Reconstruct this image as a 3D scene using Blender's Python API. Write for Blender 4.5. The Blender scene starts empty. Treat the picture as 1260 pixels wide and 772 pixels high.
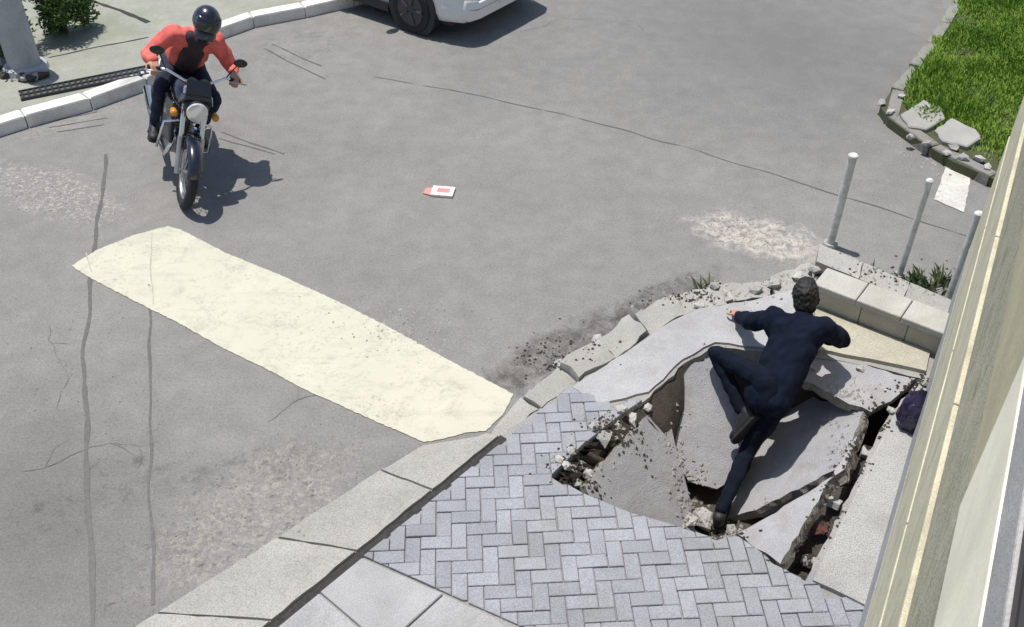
import bpy, bmesh, math, random
from mathutils import Vector, Matrix, noise
from mathutils.geometry import tessellate_polygon
R = math.radians
random.seed(7)
scene = bpy.context.scene
col = scene.collection

# ------------------------------------------------------------------ camera, sky, sun, exposure
CAM_H, PITCH, FPX = 4.75, R(39.0), 1234.0
cam_d = bpy.data.cameras.new('camera'); cam = bpy.data.objects.new('camera', cam_d); col.objects.link(cam)
cam.location = (0, 0, CAM_H); cam.rotation_euler = (R(90) - PITCH, 0, 0)
cam_d.sensor_width = 36; cam_d.lens = 36 * FPX / 1260; cam_d.clip_start = 0.02; cam_d.clip_end = 2000
scene.camera = cam
SUN_EL = R(76.0)
SUN_FROM = Vector((-0.74, 0.67, 0)).normalized()
w = bpy.data.worlds.new('World'); scene.world = w; w.use_nodes = True
nt = w.node_tree; bg = nt.nodes['Background']
sky = nt.nodes.new('ShaderNodeTexSky'); sky.sky_type = 'NISHITA'; sky.sun_disc = False
sky.sun_elevation = SUN_EL; sky.sun_rotation = math.atan2(SUN_FROM.x, SUN_FROM.y)
nt.links.new(sky.outputs[0], bg.inputs[0]); bg.inputs[1].default_value = 0.10
sd = bpy.data.lights.new('sun', 'SUN'); sd.energy = 3.6; sd.angle = R(0.55); sd.color = (1, 0.95, 0.87)
sun = bpy.data.objects.new('sun', sd); col.objects.link(sun)
sdir = Vector((SUN_FROM.x * math.cos(SUN_EL), SUN_FROM.y * math.cos(SUN_EL), math.sin(SUN_EL)))
sun.rotation_euler = sdir.to_track_quat('Z', 'Y').to_euler(); sun.location = (-6, 6, 12)
vs = scene.view_settings; vs.view_transform = 'Standard'; vs.look = 'None'; vs.gamma = 1; vs.exposure = 0.38
vs.use_curve_mapping = False

# ------------------------------------------------------------------ helpers
def G(px, py, z=0.0):
    """where the sight line of a surveyed picture point meets the level z"""
    u = (px - 630) / FPX; v = (386 - py) / FPX
    d = Vector((u, math.cos(PITCH) + v * math.sin(PITCH), -math.sin(PITCH) + v * math.cos(PITCH)))
    return Vector((0, 0, CAM_H)) + d * ((z - CAM_H) / d.z)
def on_plane(px, py, p0, n):
    u = (px - 630) / FPX; v = (386 - py) / FPX
    d = Vector((u, math.cos(PITCH) + v * math.sin(PITCH), -math.sin(PITCH) + v * math.cos(PITCH)))
    o = Vector((0, 0, CAM_H)); t = (p0 - o).dot(n) / d.dot(n); return o + d * t

def tag(o, label=None, cat=None, group=None, kind=None):
    if label: o['label'] = label
    if cat: o['category'] = cat
    if group: o['group'] = group
    if kind: o['kind'] = kind
    return o
def empty(name, loc=(0, 0, 0), rz=0):
    o = bpy.data.objects.new(name, None); col.objects.link(o); o.location = loc; o.rotation_euler = (0, 0, rz)
    o.empty_display_size = 0.1
    return o
def link(name, me, m, parent=None):
    o = bpy.data.objects.new(name, me); col.objects.link(o)
    if m is not None and not me.materials: me.materials.append(m)
    if parent is not None: o.parent = parent
    return o

class MB:
    def __init__(s): s.v = []; s.f = []
    def add(s, vs_, fs):
        b = len(s.v); s.v += [tuple(v) for v in vs_]; s.f += [tuple(b + i for i in f) for f in fs]; return s
    def box(s, a, b, rot=None):
        x0, y0, z0 = a; x1, y1, z1 = b
        vs_ = [Vector(p) for p in ((x0,y0,z0),(x1,y0,z0),(x1,y1,z0),(x0,y1,z0),(x0,y0,z1),(x1,y0,z1),(x1,y1,z1),(x0,y1,z1))]
        if rot: vs_ = [rot @ p for p in vs_]
        return s.add(vs_, [(0,3,2,1),(4,5,6,7),(0,1,5,4),(1,2,6,5),(2,3,7,6),(3,0,4,7)])
    def prism(s, poly, z0, z1, ch=0.0):
        """poly counter-clockwise xy, optional chamfered top"""
        n = len(poly); c = Vector((sum(p[0] for p in poly)/n, sum(p[1] for p in poly)/n))
        vs_ = [(p[0], p[1], z0) for p in poly]
        if ch:
            vs_ += [(p[0], p[1], z1 - ch) for p in poly]
            top = []
            for p in poly:
                d = Vector((p[0], p[1])) - c; L = d.length or 1
                q = c + d * max(0.1, (L - ch * 1.4) / L); top.append((q.x, q.y, z1))
            vs_ += top; rings = 3
        else:
            vs_ += [(p[0], p[1], z1) for p in poly]; rings = 2
        fs = [tuple(range(n - 1, -1, -1))]
        for r in range(rings - 1):
            for i in range(n):
                j = (i + 1) % n; fs.append((r*n+i, r*n+j, (r+1)*n+j, (r+1)*n+i))
        fs.append(tuple((rings-1)*n + i for i in range(n)))
        return s.add(vs_, fs)
    def tube(s, pts, rad, seg=10, cap=True):
        pts = [Vector(p) for p in pts]
        if not isinstance(rad, (list, tuple)): rad = [rad] * len(pts)
        vs_ = []; prev = None
        for i, p in enumerate(pts):
            t = (pts[min(i+1, len(pts)-1)] - pts[max(i-1, 0)]).normalized()
            if prev is None:
                a = Vector((0,0,1)) if abs(t.z) < 0.9 else Vector((1,0,0))
                u = t.cross(a).normalized()
            else:
                u = (prev - t * prev.dot(t)).normalized()
            prev = u; v = t.cross(u)
            for k in range(seg):
                an = 2*math.pi*k/seg; vs_.append(p + (u*math.cos(an) + v*math.sin(an)) * rad[i])
        fs = []
        for i in range(len(pts)-1):
            for k in range(seg):
                j = (k+1) % seg; fs.append((i*seg+k, i*seg+j, (i+1)*seg+j, (i+1)*seg+k))
        if cap:
            fs.append(tuple(range(seg-1, -1, -1))); fs.append(tuple((len(pts)-1)*seg+k for k in range(seg)))
        return s.add(vs_, fs)
    def ring(s, c, axis, R_, r, seg=32, sub=10, sx=1.0):
        axis = Vector(axis).normalized(); a = Vector((0,0,1)) if abs(axis.z) < .9 else Vector((1,0,0))
        u = axis.cross(a).normalized(); v = axis.cross(u); c = Vector(c); vs_ = []; fs = []
        for i in range(seg):
            an = 2*math.pi*i/seg; d = u*math.cos(an)+v*math.sin(an)
            for k in range(sub):
                b = 2*math.pi*k/sub; vs_.append(c + d*(R_ + r*math.cos(b)) + axis*(r*sx*math.sin(b)))
        for i in range(seg):
            for k in range(sub):
                fs.append((i*sub+k, ((i+1)%seg)*sub+k, ((i+1)%seg)*sub+(k+1)%sub, i*sub+(k+1)%sub))
        return s.add(vs_, fs)
    def ball(s, c, rx, ry=None, rz=None, rot=None, seg=16, rings=10):
        ry = ry or rx; rz = rz or rx; vs_ = []; fs = []; c = Vector(c)
        for i in range(rings+1):
            th = math.pi*i/rings
            for k in range(seg):
                ph = 2*math.pi*k/seg
                p = Vector((rx*math.sin(th)*math.cos(ph), ry*math.sin(th)*math.sin(ph), rz*math.cos(th)))
                if rot: p = rot @ p
                vs_.append(c + p)
        for i in range(rings):
            for k in range(seg):
                j = (k+1) % seg; fs.append((i*seg+k, (i+1)*seg+k, (i+1)*seg+j, i*seg+j))
        return s.add(vs_, fs)
    def capsule(s, a, ra, b, rb, seg=12):
        a = Vector(a); b = Vector(b); t = (b-a)
        if t.length < 1e-5: return s.ball(a, ra)
        t.normalize(); pts = []; rad = []
        for k in range(5):
            an = math.pi/2*(k/4); pts.append(a - t*ra*math.cos(an)); rad.append(max(1e-4, ra*math.sin(an)))
        for k in range(5):
            an = math.pi/2*(k/4); pts.append(b + t*rb*math.sin(an)); rad.append(max(1e-4, rb*math.cos(an)))
        vs_ = []; fs = []
        x = Vector((0,0,1)) if abs(t.z) < .9 else Vector((1,0,0)); u = t.cross(x).normalized(); v = t.cross(u)
        for p, r in zip(pts, rad):
            for k in range(seg):
                an = 2*math.pi*k/seg; vs_.append(p + (u*math.cos(an)+v*math.sin(an))*r)
        for i in range(len(pts)-1):
            for k in range(seg):
                j = (k+1) % seg; fs.append((i*seg+k, i*seg+j, (i+1)*seg+j, (i+1)*seg+k))
        fs.append(tuple(range(seg-1,-1,-1))); fs.append(tuple((len(pts)-1)*seg+k for k in range(seg)))
        return s.add(vs_, fs)
    def loft(s, secs, close=True):
        n = len(secs[0]); vs_ = [p for q in secs for p in q]; fs = []
        for i in range(len(secs)-1):
            for k in range(n):
                j = (k+1) % n; fs.append((i*n+k, i*n+j, (i+1)*n+j, (i+1)*n+k))
        fs.append(tuple(range(n-1,-1,-1))); fs.append(tuple((len(secs)-1)*n+k for k in range(n)))
        return s.add(vs_, fs)
    def mesh(s, name, smooth=False, fix=True):
        me = bpy.data.meshes.new(name); me.from_pydata(s.v, [], s.f)
        if fix:
            bm = bmesh.new(); bm.from_mesh(me); bmesh.ops.recalc_face_normals(bm, faces=bm.faces); bm.to_mesh(me); bm.free()
        if smooth:
            for p in me.polygons: p.use_smooth = True
        return me
    def build(s, name, m, parent=None, smooth=False, fix=True, auto=None):
        me = s.mesh(name, smooth, fix); o = link(name, me, m, parent)
        if auto and smooth: me.set_sharp_from_angle(angle=R(auto))
        return o
def bevel(o, wd, seg=2):
    b = o.modifiers.new('bevel', 'BEVEL'); b.width = wd; b.segments = seg; b.limit_method = 'ANGLE'; b.angle_limit = R(35); return o

# ------------------------------------------------------------------ materials
MATS = {}
def newmat(name):
    m = bpy.data.materials.new(name); m.use_nodes = True; MATS[name] = m
    return m, m.node_tree, m.node_tree.nodes['Principled BSDF']
def nz(t, scale, detail=4, rough=0.55, coord=None, dist=0.0):
    n = t.nodes.new('ShaderNodeTexNoise'); n.inputs['Scale'].default_value = scale; n.inputs['Detail'].default_value = detail
    n.inputs['Roughness'].default_value = rough; n.inputs['Distortion'].default_value = dist
    if coord is not None: t.links.new(coord, n.inputs['Vector'])
    return n.outputs['Fac']
def ramp(t, fac, stops):
    r = t.nodes.new('ShaderNodeValToRGB'); t.links.new(fac, r.inputs[0]); e = r.color_ramp.elements
    while len(e) < len(stops): e.new(0.5)
    for i, (p, c) in enumerate(stops):
        e[i].position = p; e[i].color = (c[0], c[1], c[2], 1) if isinstance(c, (tuple, list)) else (c, c, c, 1)
    return r.outputs[0]
def mix(t, fac, a, b, mode='MIX'):
    n = t.nodes.new('ShaderNodeMix'); n.data_type = 'RGBA'; n.blend_type = mode
    for sock, val in ((n.inputs[0], fac), (n.inputs[6], a), (n.inputs[7], b)):
        if hasattr(val, 'is_output'): t.links.new(val, sock)
        elif isinstance(val, (int, float)): sock.default_value = val
        else: sock.default_value = (val[0], val[1], val[2], 1)
    return n.outputs[2]
def mth(t, op, a, b=0.0, clamp=False):
    n = t.nodes.new('ShaderNodeMath'); n.operation = op; n.use_clamp = clamp
    for i, val in enumerate((a, b)):
        if hasattr(val, 'is_output'): t.links.new(val, n.inputs[i])
        else: n.inputs[i].default_value = val
    return n.outputs[0]
def bump(t, bs, h, strength=0.3, dist=0.01):
    b = t.nodes.new('ShaderNodeBump'); b.inputs['Strength'].default_value = strength; b.inputs['Distance'].default_value = dist
    t.links.new(h, b.inputs['Height']); t.links.new(b.outputs[0], bs.inputs['Normal'])
def pos(t): return t.nodes.new('ShaderNodeNewGeometry').outputs['Position']
def objc(t): return t.nodes.new('ShaderNodeTexCoord').outputs['Object']
def simple(name, c, rough=0.6, metal=0.0, var=0.12, scale=8, bmp=0.15, bscale=60, coat=0.0, rnd=0.0, spec=0.5):
    m, t, b = newmat(name); co = objc(t)
    n1 = nz(t, scale, 5, 0.6, co)
    lo = tuple(x * (1 - var) for x in c); hi = tuple(min(1, x * (1 + var)) for x in c)
    cc = ramp(t, n1, [(0.3, lo), (0.7, hi)])
    if rnd:
        oi = t.nodes.new('ShaderNodeObjectInfo').outputs['Random']
        cc = mix(t, 1.0, cc, ramp(t, oi, [(0, (1-rnd,)*3), (1, (1+rnd,)*3)]), 'MULTIPLY')
    t.links.new(cc, b.inputs['Base Color'])
    b.inputs['Roughness'].default_value = rough; b.inputs['Metallic'].default_value = metal; b.inputs['Coat Weight'].default_value = coat
    b.inputs['Specular IOR Level'].default_value = spec
    if bmp: bump(t, b, nz(t, bscale, 4, 0.6, co), bmp, 0.004)
    return m
def concrete(name, c, dirt=(0.12, 0.11, 0.09), dirt_amt=0.5, speck=0.25, bmp=0.5, rnd=0.06, world=False, dscale=2.2):
    m, t, b = newmat(name); co = pos(t) if world else objc(t)
    c1 = ramp(t, nz(t, 3.0, 6, 0.6, co), [(0.3, tuple(x*0.86 for x in c)), (0.7, tuple(min(1, x*1.12) for x in c))])
    sp = ramp(t, nz(t, 140, 3, 0.7, co), [(0.36, (1-speck,)*3), (0.62, (1+speck*0.5,)*3)])
    c1 = mix(t, 1.0, c1, sp, 'MULTIPLY')
    dm = ramp(t, nz(t, dscale, 7, 0.68, co, 0.6), [(0.5, 0.0), (0.74, dirt_amt)])
    c1 = mix(t, dm, c1, dirt)
    if rnd:
        oi = t.nodes.new('ShaderNodeObjectInfo').outputs['Random']
        c1 = mix(t, 1.0, c1, ramp(t, oi, [(0, (1-rnd,)*3), (1, (1+rnd,)*3)]), 'MULTIPLY')
    t.links.new(c1, b.inputs['Base Color']); b.inputs['Roughness'].default_value = 0.88
    h = mth(t, 'ADD', nz(t, 90, 5, 0.7, co), mth(t, 'MULTIPLY', nz(t, 12, 5, 0.6, co), 1.5))
    bump(t, b, h, bmp, 0.008)
    return m

def make_asphalt():
    m, t, b = newmat('asphalt'); co = pos(t)
    base = ramp(t, nz(t, 0.55, 6, 0.6, co, 0.4), [(0.3, (0.205, 0.202, 0.195)), (0.5, (0.228, 0.224, 0.214)), (0.72, (0.250, 0.244, 0.230))])
    mid = ramp(t, nz(t, 5.0, 6, 0.65, co), [(0.3, 0.88), (0.7, 1.1)])
    base = mix(t, 1.0, base, mid, 'MULTIPLY')
    agg = ramp(t, nz(t, 190, 3, 0.8, co), [(0.32, 0.55), (0.5, 1.0), (0.68, 1.4)])
    agg = mix(t, 1.0, agg, ramp(t, nz(t, 55, 4, 0.75, co), [(0.33, 0.78), (0.5, 1.0), (0.7, 1.16)]), 'MULTIPLY')
    agg = mix(t, 1.0, agg, ramp(t, nz(t, 17, 6, 0.8, co), [(0.27, 0.55), (0.34, 1.0)]), 'MULTIPLY')
    sep = t.nodes.new('ShaderNodeSeparateXYZ'); t.links.new(co, sep.inputs[0])
    wob = mth(t, 'SUBTRACT', nz(t, 3.2, 6, 0.7, co, 0.8), 0.5)
    def patch(px, py, rx, ry, ang, colr, amt, lo, hi, scale, k=2.2):
        nonlocal base
        c = G(px, py); ca, sa = math.cos(ang), math.sin(ang)
        dx = mth(t, 'SUBTRACT', sep.outputs[0], c.x); dy = mth(t, 'SUBTRACT', sep.outputs[1], c.y)
        u = mth(t, 'ADD', mth(t, 'MULTIPLY', dx, ca/rx), mth(t, 'MULTIPLY', dy, sa/rx))
        v = mth(t, 'ADD', mth(t, 'MULTIPLY', dx, -sa/ry), mth(t, 'MULTIPLY', dy, ca/ry))
        d = mth(t, 'SQRT', mth(t, 'ADD', mth(t, 'MULTIPLY', u, u), mth(t, 'MULTIPLY', v, v)))
        d = mth(t, 'ADD', d, mth(t, 'MULTIPLY', wob, 1.6))
        inside = mth(t, 'MULTIPLY', mth(t, 'SUBTRACT', 1.15, d), k, True)
        tex = ramp(t, nz(t, scale, 6, 0.75, co, 0.5), [(lo, 0.0), (hi, 1.0)])
        f = mth(t, 'MULTIPLY', mth(t, 'MULTIPLY', inside, tex), amt)
        base = mix(t, f, base, colr)
    patch(980, 60, 3.6, 2.6, R(-35), (0.150, 0.149, 0.146), 0.8, 0.0, 0.02, 2, 0.9)          # broad darker tone over the side street
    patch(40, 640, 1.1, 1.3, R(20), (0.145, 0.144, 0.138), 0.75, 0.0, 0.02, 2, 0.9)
    patch(935, 292, 0.62, 0.30, R(-25), (0.52, 0.47, 0.43), 0.85, 0.40, 0.58, 14)     # spilt pale dust by the corner
    patch(60, 235, 0.9, 0.32, R(-30), (0.50, 0.47, 0.41), 0.7, 0.50, 0.62, 26)        # pale grit
    patch(500, 400, 0.5, 0.25, R(-30), (0.45, 0.42, 0.37), 0.6, 0.56, 0.66, 30)
    patch(310, 640, 0.75, 0.42, R(42), (0.36, 0.34, 0.30), 0.75, 0.46, 0.62, 22)      # ravelled edge by the kerb
    patch(300, 630, 0.9, 0.5, R(42), (0.05, 0.047, 0.043), 0.7, 0.56, 0.68, 16)
    patch(330, 570, 0.55, 0.16, R(20), (0.10, 0.10, 0.095), 0.6, 0.45, 0.65, 9)
    patch(100, 610, 0.6, 0.25, R(35), (0.07, 0.068, 0.063), 0.5, 0.52, 0.66, 12)
    patch(690, 430, 0.7, 0.22, R(40), (0.055, 0.05, 0.043), 0.75, 0.36, 0.6, 9)       # wet soil along the broken kerb
    patch(820, 362, 0.6, 0.14, R(35), (0.06, 0.055, 0.048), 0.7, 0.38, 0.6, 9)
    patch(90, 150, 0.6, 0.2, R(40), (0.30, 0.29, 0.26), 0.6, 0.45, 0.6, 14)
    patch(350, 60, 1.2, 0.5, R(40), (0.13, 0.13, 0.125), 0.5, 0.5, 0.65, 7)
    patch(60, 480, 1.0, 0.8, 0.3, (0.08, 0.078, 0.072), 0.5, 0.60, 0.67, 24)
    base = mix(t, 1.0, base, agg, 'MULTIPLY')
    t.links.new(base, b.inputs['Base Color']); b.inputs['Roughness'].default_value = 0.85
    b.inputs['Specular IOR Level'].default_value = 0.3
    h = mth(t, 'ADD', nz(t, 160, 4, 0.75, co), mth(t, 'MULTIPLY', nz(t, 9, 5, 0.6, co), 1.2))
    bump(t, b, h, 0.55, 0.007)
    return m
def make_paint(name, c, wear_lo, wear_hi, amt):
    m, t, b = newmat(name); co = pos(t)
    cc = ramp(t, nz(t, 2.5, 6, 0.6, co), [(0.3, tuple(x*0.93 for x in c)), (0.7, c)])
    wr = ramp(t, nz(t, 6, 8, 0.75, co, 0.6), [(wear_lo, 0.0), (wear_hi, amt)])
    wr2 = ramp(t, nz(t, 60, 4, 0.75, co), [(0.45, 0.0), (0.62, 1.0)])
    f = mth(t, 'MULTIPLY', wr, mth(t, 'ADD', mth(t, 'MULTIPLY', wr2, 0.7), 0.3))
    cc = mix(t, f, cc, (0.30, 0.28, 0.235))
    chip = mth(t, 'MULTIPLY', ramp(t, nz(t, 1.7, 5, 0.7, co, 0.3), [(0.44, 0.0), (0.6, 1.0)]), ramp(t, nz(t, 34, 6, 0.8, co, 0.4), [(0.56, 0.0), (0.62, 1.0)]))
    cc = mix(t, chip, cc, (0.24, 0.235, 0.215))
    sp = t.nodes.new('ShaderNodeMapping'); sp.inputs['Rotation'].default_value = (0, 0, R(-42)); sp.inputs['Scale'].default_value = (0.5, 5, 1); t.links.new(co, sp.inputs[0])
    tyre = ramp(t, nz(t, 1.6, 4, 0.6, sp.outputs[0], 0.2), [(0.55, 0.0), (0.7, 0.28)])
    cc = mix(t, tyre, cc, (0.33, 0.32, 0.28))
    t.links.new(cc, b.inputs['Base Color']); b.inputs['Roughness'].default_value = 0.75
    bump(t, b, nz(t, 150, 4, 0.7, co), 0.35, 0.005)
    return m
make_asphalt()
make_paint('crossing_paint', (0.545, 0.528, 0.43), 0.50, 0.66, 0.8)
make_paint('old_paint', (0.60, 0.59, 0.55), 0.45, 0.68, 0.75)
concrete('kerb_concrete', (0.362, 0.357, 0.333), dirt=(0.22, 0.21, 0.18), dirt_amt=0.5, speck=0.3)
concrete('old_kerb', (0.27, 0.265, 0.24), dirt=(0.08, 0.08, 0.06), dirt_amt=0.8, speck=0.3, bmp=0.8, dscale=7)
concrete('far_kerb', (0.74, 0.73, 0.69), dirt_amt=0.4)
concrete('paver_grey', (0.298, 0.311, 0.345), dirt=(0.20, 0.19, 0.17), dirt_amt=0.45, speck=0.3, bmp=0.6, rnd=0.11, world=True)
concrete('panel_concrete', (0.375, 0.377, 0.387), dirt_amt=0.25)
concrete('slab_concrete', (0.375, 0.375, 0.395), dirt=(0.22, 0.20, 0.17), dirt_amt=0.65, speck=0.32, bmp=0.7, dscale=3.2)
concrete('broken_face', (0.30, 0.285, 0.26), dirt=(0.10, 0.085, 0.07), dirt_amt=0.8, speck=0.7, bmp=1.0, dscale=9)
concrete('flat_slab', (0.42, 0.42, 0.435), dirt=(0.2, 0.18, 0.15), dirt_amt=0.4, world=True)
concrete('rough_concrete', (0.41, 0.41, 0.40), dirt=(0.22, 0.21, 0.18), dirt_amt=0.5, speck=0.45, bmp=0.9)
concrete('sandy_concrete', (0.42, 0.40, 0.33), dirt=(0.26, 0.25, 0.17), dirt_amt=0.55, speck=0.3)
concrete('mossy_walk', (0.33, 0.335, 0.29), dirt=(0.20, 0.235, 0.15), dirt_amt=0.7, speck=0.25, world=True, dscale=1.2)
concrete('rubble', (0.44, 0.43, 0.41), dirt=(0.2, 0.17, 0.13), dirt_amt=0.5, speck=0.3, bmp=0.9, rnd=0.25)
concrete('soil', (0.075, 0.062, 0.05), dirt=(0.03, 0.026, 0.022), dirt_amt=0.7, speck=0.5, bmp=1.0, rnd=0, world=True, dscale=5)
concrete('verge_earth', (0.075, 0.085, 0.035), dirt=(0.07, 0.06, 0.04), dirt_amt=0.7, speck=0.5, bmp=1.0, rnd=0, world=True, dscale=5)
concrete('bedding', (0.29, 0.285, 0.275), dirt=(0.15, 0.145, 0.13), dirt_amt=0.6, world=True)
concrete('cream_render', (0.62, 0.575, 0.42), dirt=(0.26, 0.25, 0.19), dirt_amt=0.55, speck=0.2, bmp=0.5, dscale=5)
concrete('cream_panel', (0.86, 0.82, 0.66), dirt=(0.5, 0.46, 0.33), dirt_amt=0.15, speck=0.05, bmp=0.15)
concrete('shaded_render', (0.45, 0.41, 0.27), dirt=(0.3, 0.28, 0.18), dirt_amt=0.5, speck=0.12, bmp=0.3)  # cream band colour with shade mixed in, hence tan
concrete('coping', (0.45, 0.445, 0.41), dirt=(0.26, 0.25, 0.2), dirt_amt=0.5, speck=0.25)
concrete('stained_stone', (0.44, 0.42, 0.32), dirt=(0.14, 0.16, 0.07), dirt_amt=0.8, speck=0.4, bmp=0.9, dscale=6)
concrete('grey_render', (0.42, 0.41, 0.41), dirt_amt=0.3, speck=0.15)
concrete('pole_concrete', (0.40, 0.41, 0.43), dirt=(0.15, 0.15, 0.14), dirt_amt=0.6, speck=0.2)
simple('tar', (0.10, 0.098, 0.095), 0.55, var=0.25, scale=30)
simple('dark_groove', (0.035, 0.033, 0.033), 0.9, var=0.4, scale=40, bmp=0.6)
simple('galvanised', (0.60, 0.60, 0.56), 0.7, 0.0, var=0.3, scale=14, bmp=0.5)
simple('paint_crack', (0.40, 0.385, 0.32), 0.8, var=0.2, scale=20)
simple('tyre', (0.018, 0.018, 0.02), 0.8, var=0.2, bmp=0.2)
simple('black_plastic', (0.02, 0.021, 0.024), 0.42, var=0.15)
simple('navy_paint', (0.010, 0.013, 0.026), 0.25, var=0.1, coat=0.6, bmp=0)
simple('chrome', (0.75, 0.75, 0.76), 0.16, 1.0, var=0.04, bmp=0)
simple('alloy', (0.45, 0.45, 0.46), 0.38, 0.9, var=0.12)
simple('seat_vinyl', (0.022, 0.022, 0.023), 0.5, var=0.15)
simple('red_cloth', (0.70, 0.145, 0.12), 0.85, var=0.2, scale=14, bmp=0.4, bscale=200)
simple('dark_vest', (0.035, 0.02, 0.03), 0.85, var=0.25, bmp=0.4, bscale=200)
simple('denim', (0.014, 0.020, 0.045), 0.9, var=0.25, scale=20, bmp=0.4, bscale=240)
simple('navy_cloth', (0.003, 0.0065, 0.019), 0.9, var=0.3, scale=12, bmp=0.4, bscale=200, spec=0.2)
simple('navy_trousers', (0.003, 0.006, 0.015), 0.9, var=0.3, scale=12, bmp=0.4, bscale=200, spec=0.2)
simple('skin', (0.42, 0.23, 0.16), 0.55, var=0.1, bmp=0.05)
simple('hair', (0.010, 0.009, 0.009), 0.6, var=0.3, scale=60, bmp=0.8, bscale=180)
simple('shoe', (0.02, 0.02, 0.024), 0.6, var=0.2)
simple('visor', (0.01, 0.012, 0.016), 0.08, var=0.05, bmp=0, coat=0.5)
simple('eye', (0.7, 0.7, 0.68), 0.2, bmp=0)
simple('car_white', (0.74, 0.74, 0.73), 0.28, var=0.03, coat=0.7, bmp=0)
simple('car_trim', (0.025, 0.024, 0.026), 0.6, var=0.15)
simple('steel_dark', (0.07, 0.065, 0.075), 0.5, 0.4, var=0.15)
simple('lamp_clear', (0.65, 0.66, 0.68), 0.12, 0.3, var=0.05, bmp=0, coat=0.6)
simple('lamp_red', (0.35, 0.015, 0.012), 0.25, var=0.05, bmp=0, coat=0.6)
simple('amber', (0.6, 0.22, 0.02), 0.25, var=0.05, bmp=0)
simple('paper_white', (0.74, 0.69, 0.67), 0.7, var=0.08)
simple('paper_pink', (0.58, 0.25, 0.22), 0.7, var=0.12)
simple('purple_plastic', (0.022, 0.015, 0.045), 0.35, var=0.3, scale=20, bmp=0.3, bscale=30)
simple('brick_red', (0.13, 0.05, 0.04), 0.9, var=0.3, scale=20, bmp=0.6, rnd=0.3)
simple('bark', (0.09, 0.07, 0.05), 0.9, var=0.4, scale=20, bmp=0.8)
def leafmat(name, c, c2, scale=3.0):
    m, t, b = newmat(name); co = pos(t)
    n = nz(t, scale, 5, 0.7, co); n2 = nz(t, 45, 2, 0.6, co)
    cc = ramp(t, n, [(0.32, c), (0.68, c2)])
    cc = mix(t, 1.0, cc, ramp(t, n2, [(0.3, 0.6), (0.7, 1.4)]), 'MULTIPLY')
    t.links.new(cc, b.inputs['Base Color']); b.inputs['Roughness'].default_value = 0.55
    try: b.inputs['Subsurface Weight'].default_value = 0.0
    except Exception: pass
    return m
leafmat('grass_blade', (0.14, 0.265, 0.028), (0.31, 0.45, 0.07), 1.6)
leafmat('leaf_dark', (0.018, 0.05, 0.014), (0.06, 0.12, 0.03), 3)
leafmat('leaf_mid', (0.04, 0.10, 0.02), (0.12, 0.21, 0.045), 4)
leafmat('leaf_bright', (0.05, 0.13, 0.02), (0.13, 0.24, 0.04), 3)
leafmat('weed', (0.04, 0.07, 0.02), (0.10, 0.13, 0.05), 6)
M = MATS

# ------------------------------------------------------------------ plan of the corner
SW = 0.12                                                            # pavement level above the road
def W(px, py, z=SW): p = G(px, py, z); return Vector((p.x, p.y))
HOLE = [W(*p) for p in ((678,585),(720,608),(775,630),(830,646),(885,664),(905,657),(932,676),(958,697),(992,713),(1045,610),(1093,512),
                        (1133,463),(1070,447),(1000,437),(945,431),(880,424),(842,445),(800,486),(760,513),(716,548))]
def area(poly): return 0.5*sum(poly[i].x*poly[(i+1)%len(poly)].y - poly[(i+1)%len(poly)].x*poly[i].y for i in range(len(poly)))
if area(HOLE) < 0: HOLE.reverse()
def inside(p, poly):
    c = False; n = len(poly); j = n-1
    for i in range(n):
        a, b = poly[i], poly[j]
        if (a.y > p.y) != (b.y > p.y) and p.x < (b.x-a.x)*(p.y-a.y)/(b.y-a.y)+a.x: c = not c
        j = i
    return c
def resample(poly, step, jit=0.0, seed=0):
    rnd = random.Random(seed); out = []; n = len(poly)
    for i in range(n):
        a, b = poly[i], poly[(i+1)%n]; k = max(1, int((b-a).length/step))
        d = (b-a).normalized(); nn = Vector((-d.y, d.x))
        for q in range(k):
            out.append(a + (b-a)*(q/k) + (nn*rnd.uniform(-jit, jit) + d*rnd.uniform(-jit, jit)*0.5 if q else Vector((0,0))))
    return out
def offset_poly(poly, d):
    n = len(poly); out = []
    for i in range(n):
        t = (poly[(i+1)%n]-poly[i-1]).normalized(); out.append(poly[i] + Vector((t.y, -t.x))*d)
    return out
def clip(poly, p, n):
    """keep the part where (q-p).n >= 0"""
    out = []
    for i in range(len(poly)):
        a, b = poly[i], poly[(i+1)%len(poly)]; da = (a-p).dot(n); db = (b-p).dot(n)
        if da >= 0: out.append(a)
        if (da >= 0) != (db >= 0): out.append(a + (b-a)*(da/(da-db)))
    return out
HOLE_J = resample(HOLE, 0.07, 0.012, 3)
def sheet(name, outer, z, m, hole=None, parent=None):
    polys = [[Vector((p.x, p.y, 0)) for p in outer]]
    if hole: polys.append([Vector((p.x, p.y, 0)) for p in hole])
    tris = tessellate_polygon(polys); pts = [p for q in polys for p in q]
    me = bpy.data.meshes.new(name); me.from_pydata([(p.x, p.y, z) for p in pts], [], [tuple(t) for t in tris])
    bm = bmesh.new(); bm.from_mesh(me); bmesh.ops.recalc_face_normals(bm, faces=bm.faces)
    for f in bm.faces:
        if f.normal.z < 0: f.normal_flip()
    bm.to_mesh(me); bm.free()
    return link(name, me, m, parent)

# road: one sheet to the horizon, open only where the pavement has caved in
big = [Vector(p) for p in ((-400,-400),(400,-400),(400,400),(-400,400))]
road = tag(sheet('road', big, 0.0, M['asphalt'], offset_poly(HOLE, 0.015)), kind='structure')

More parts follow.
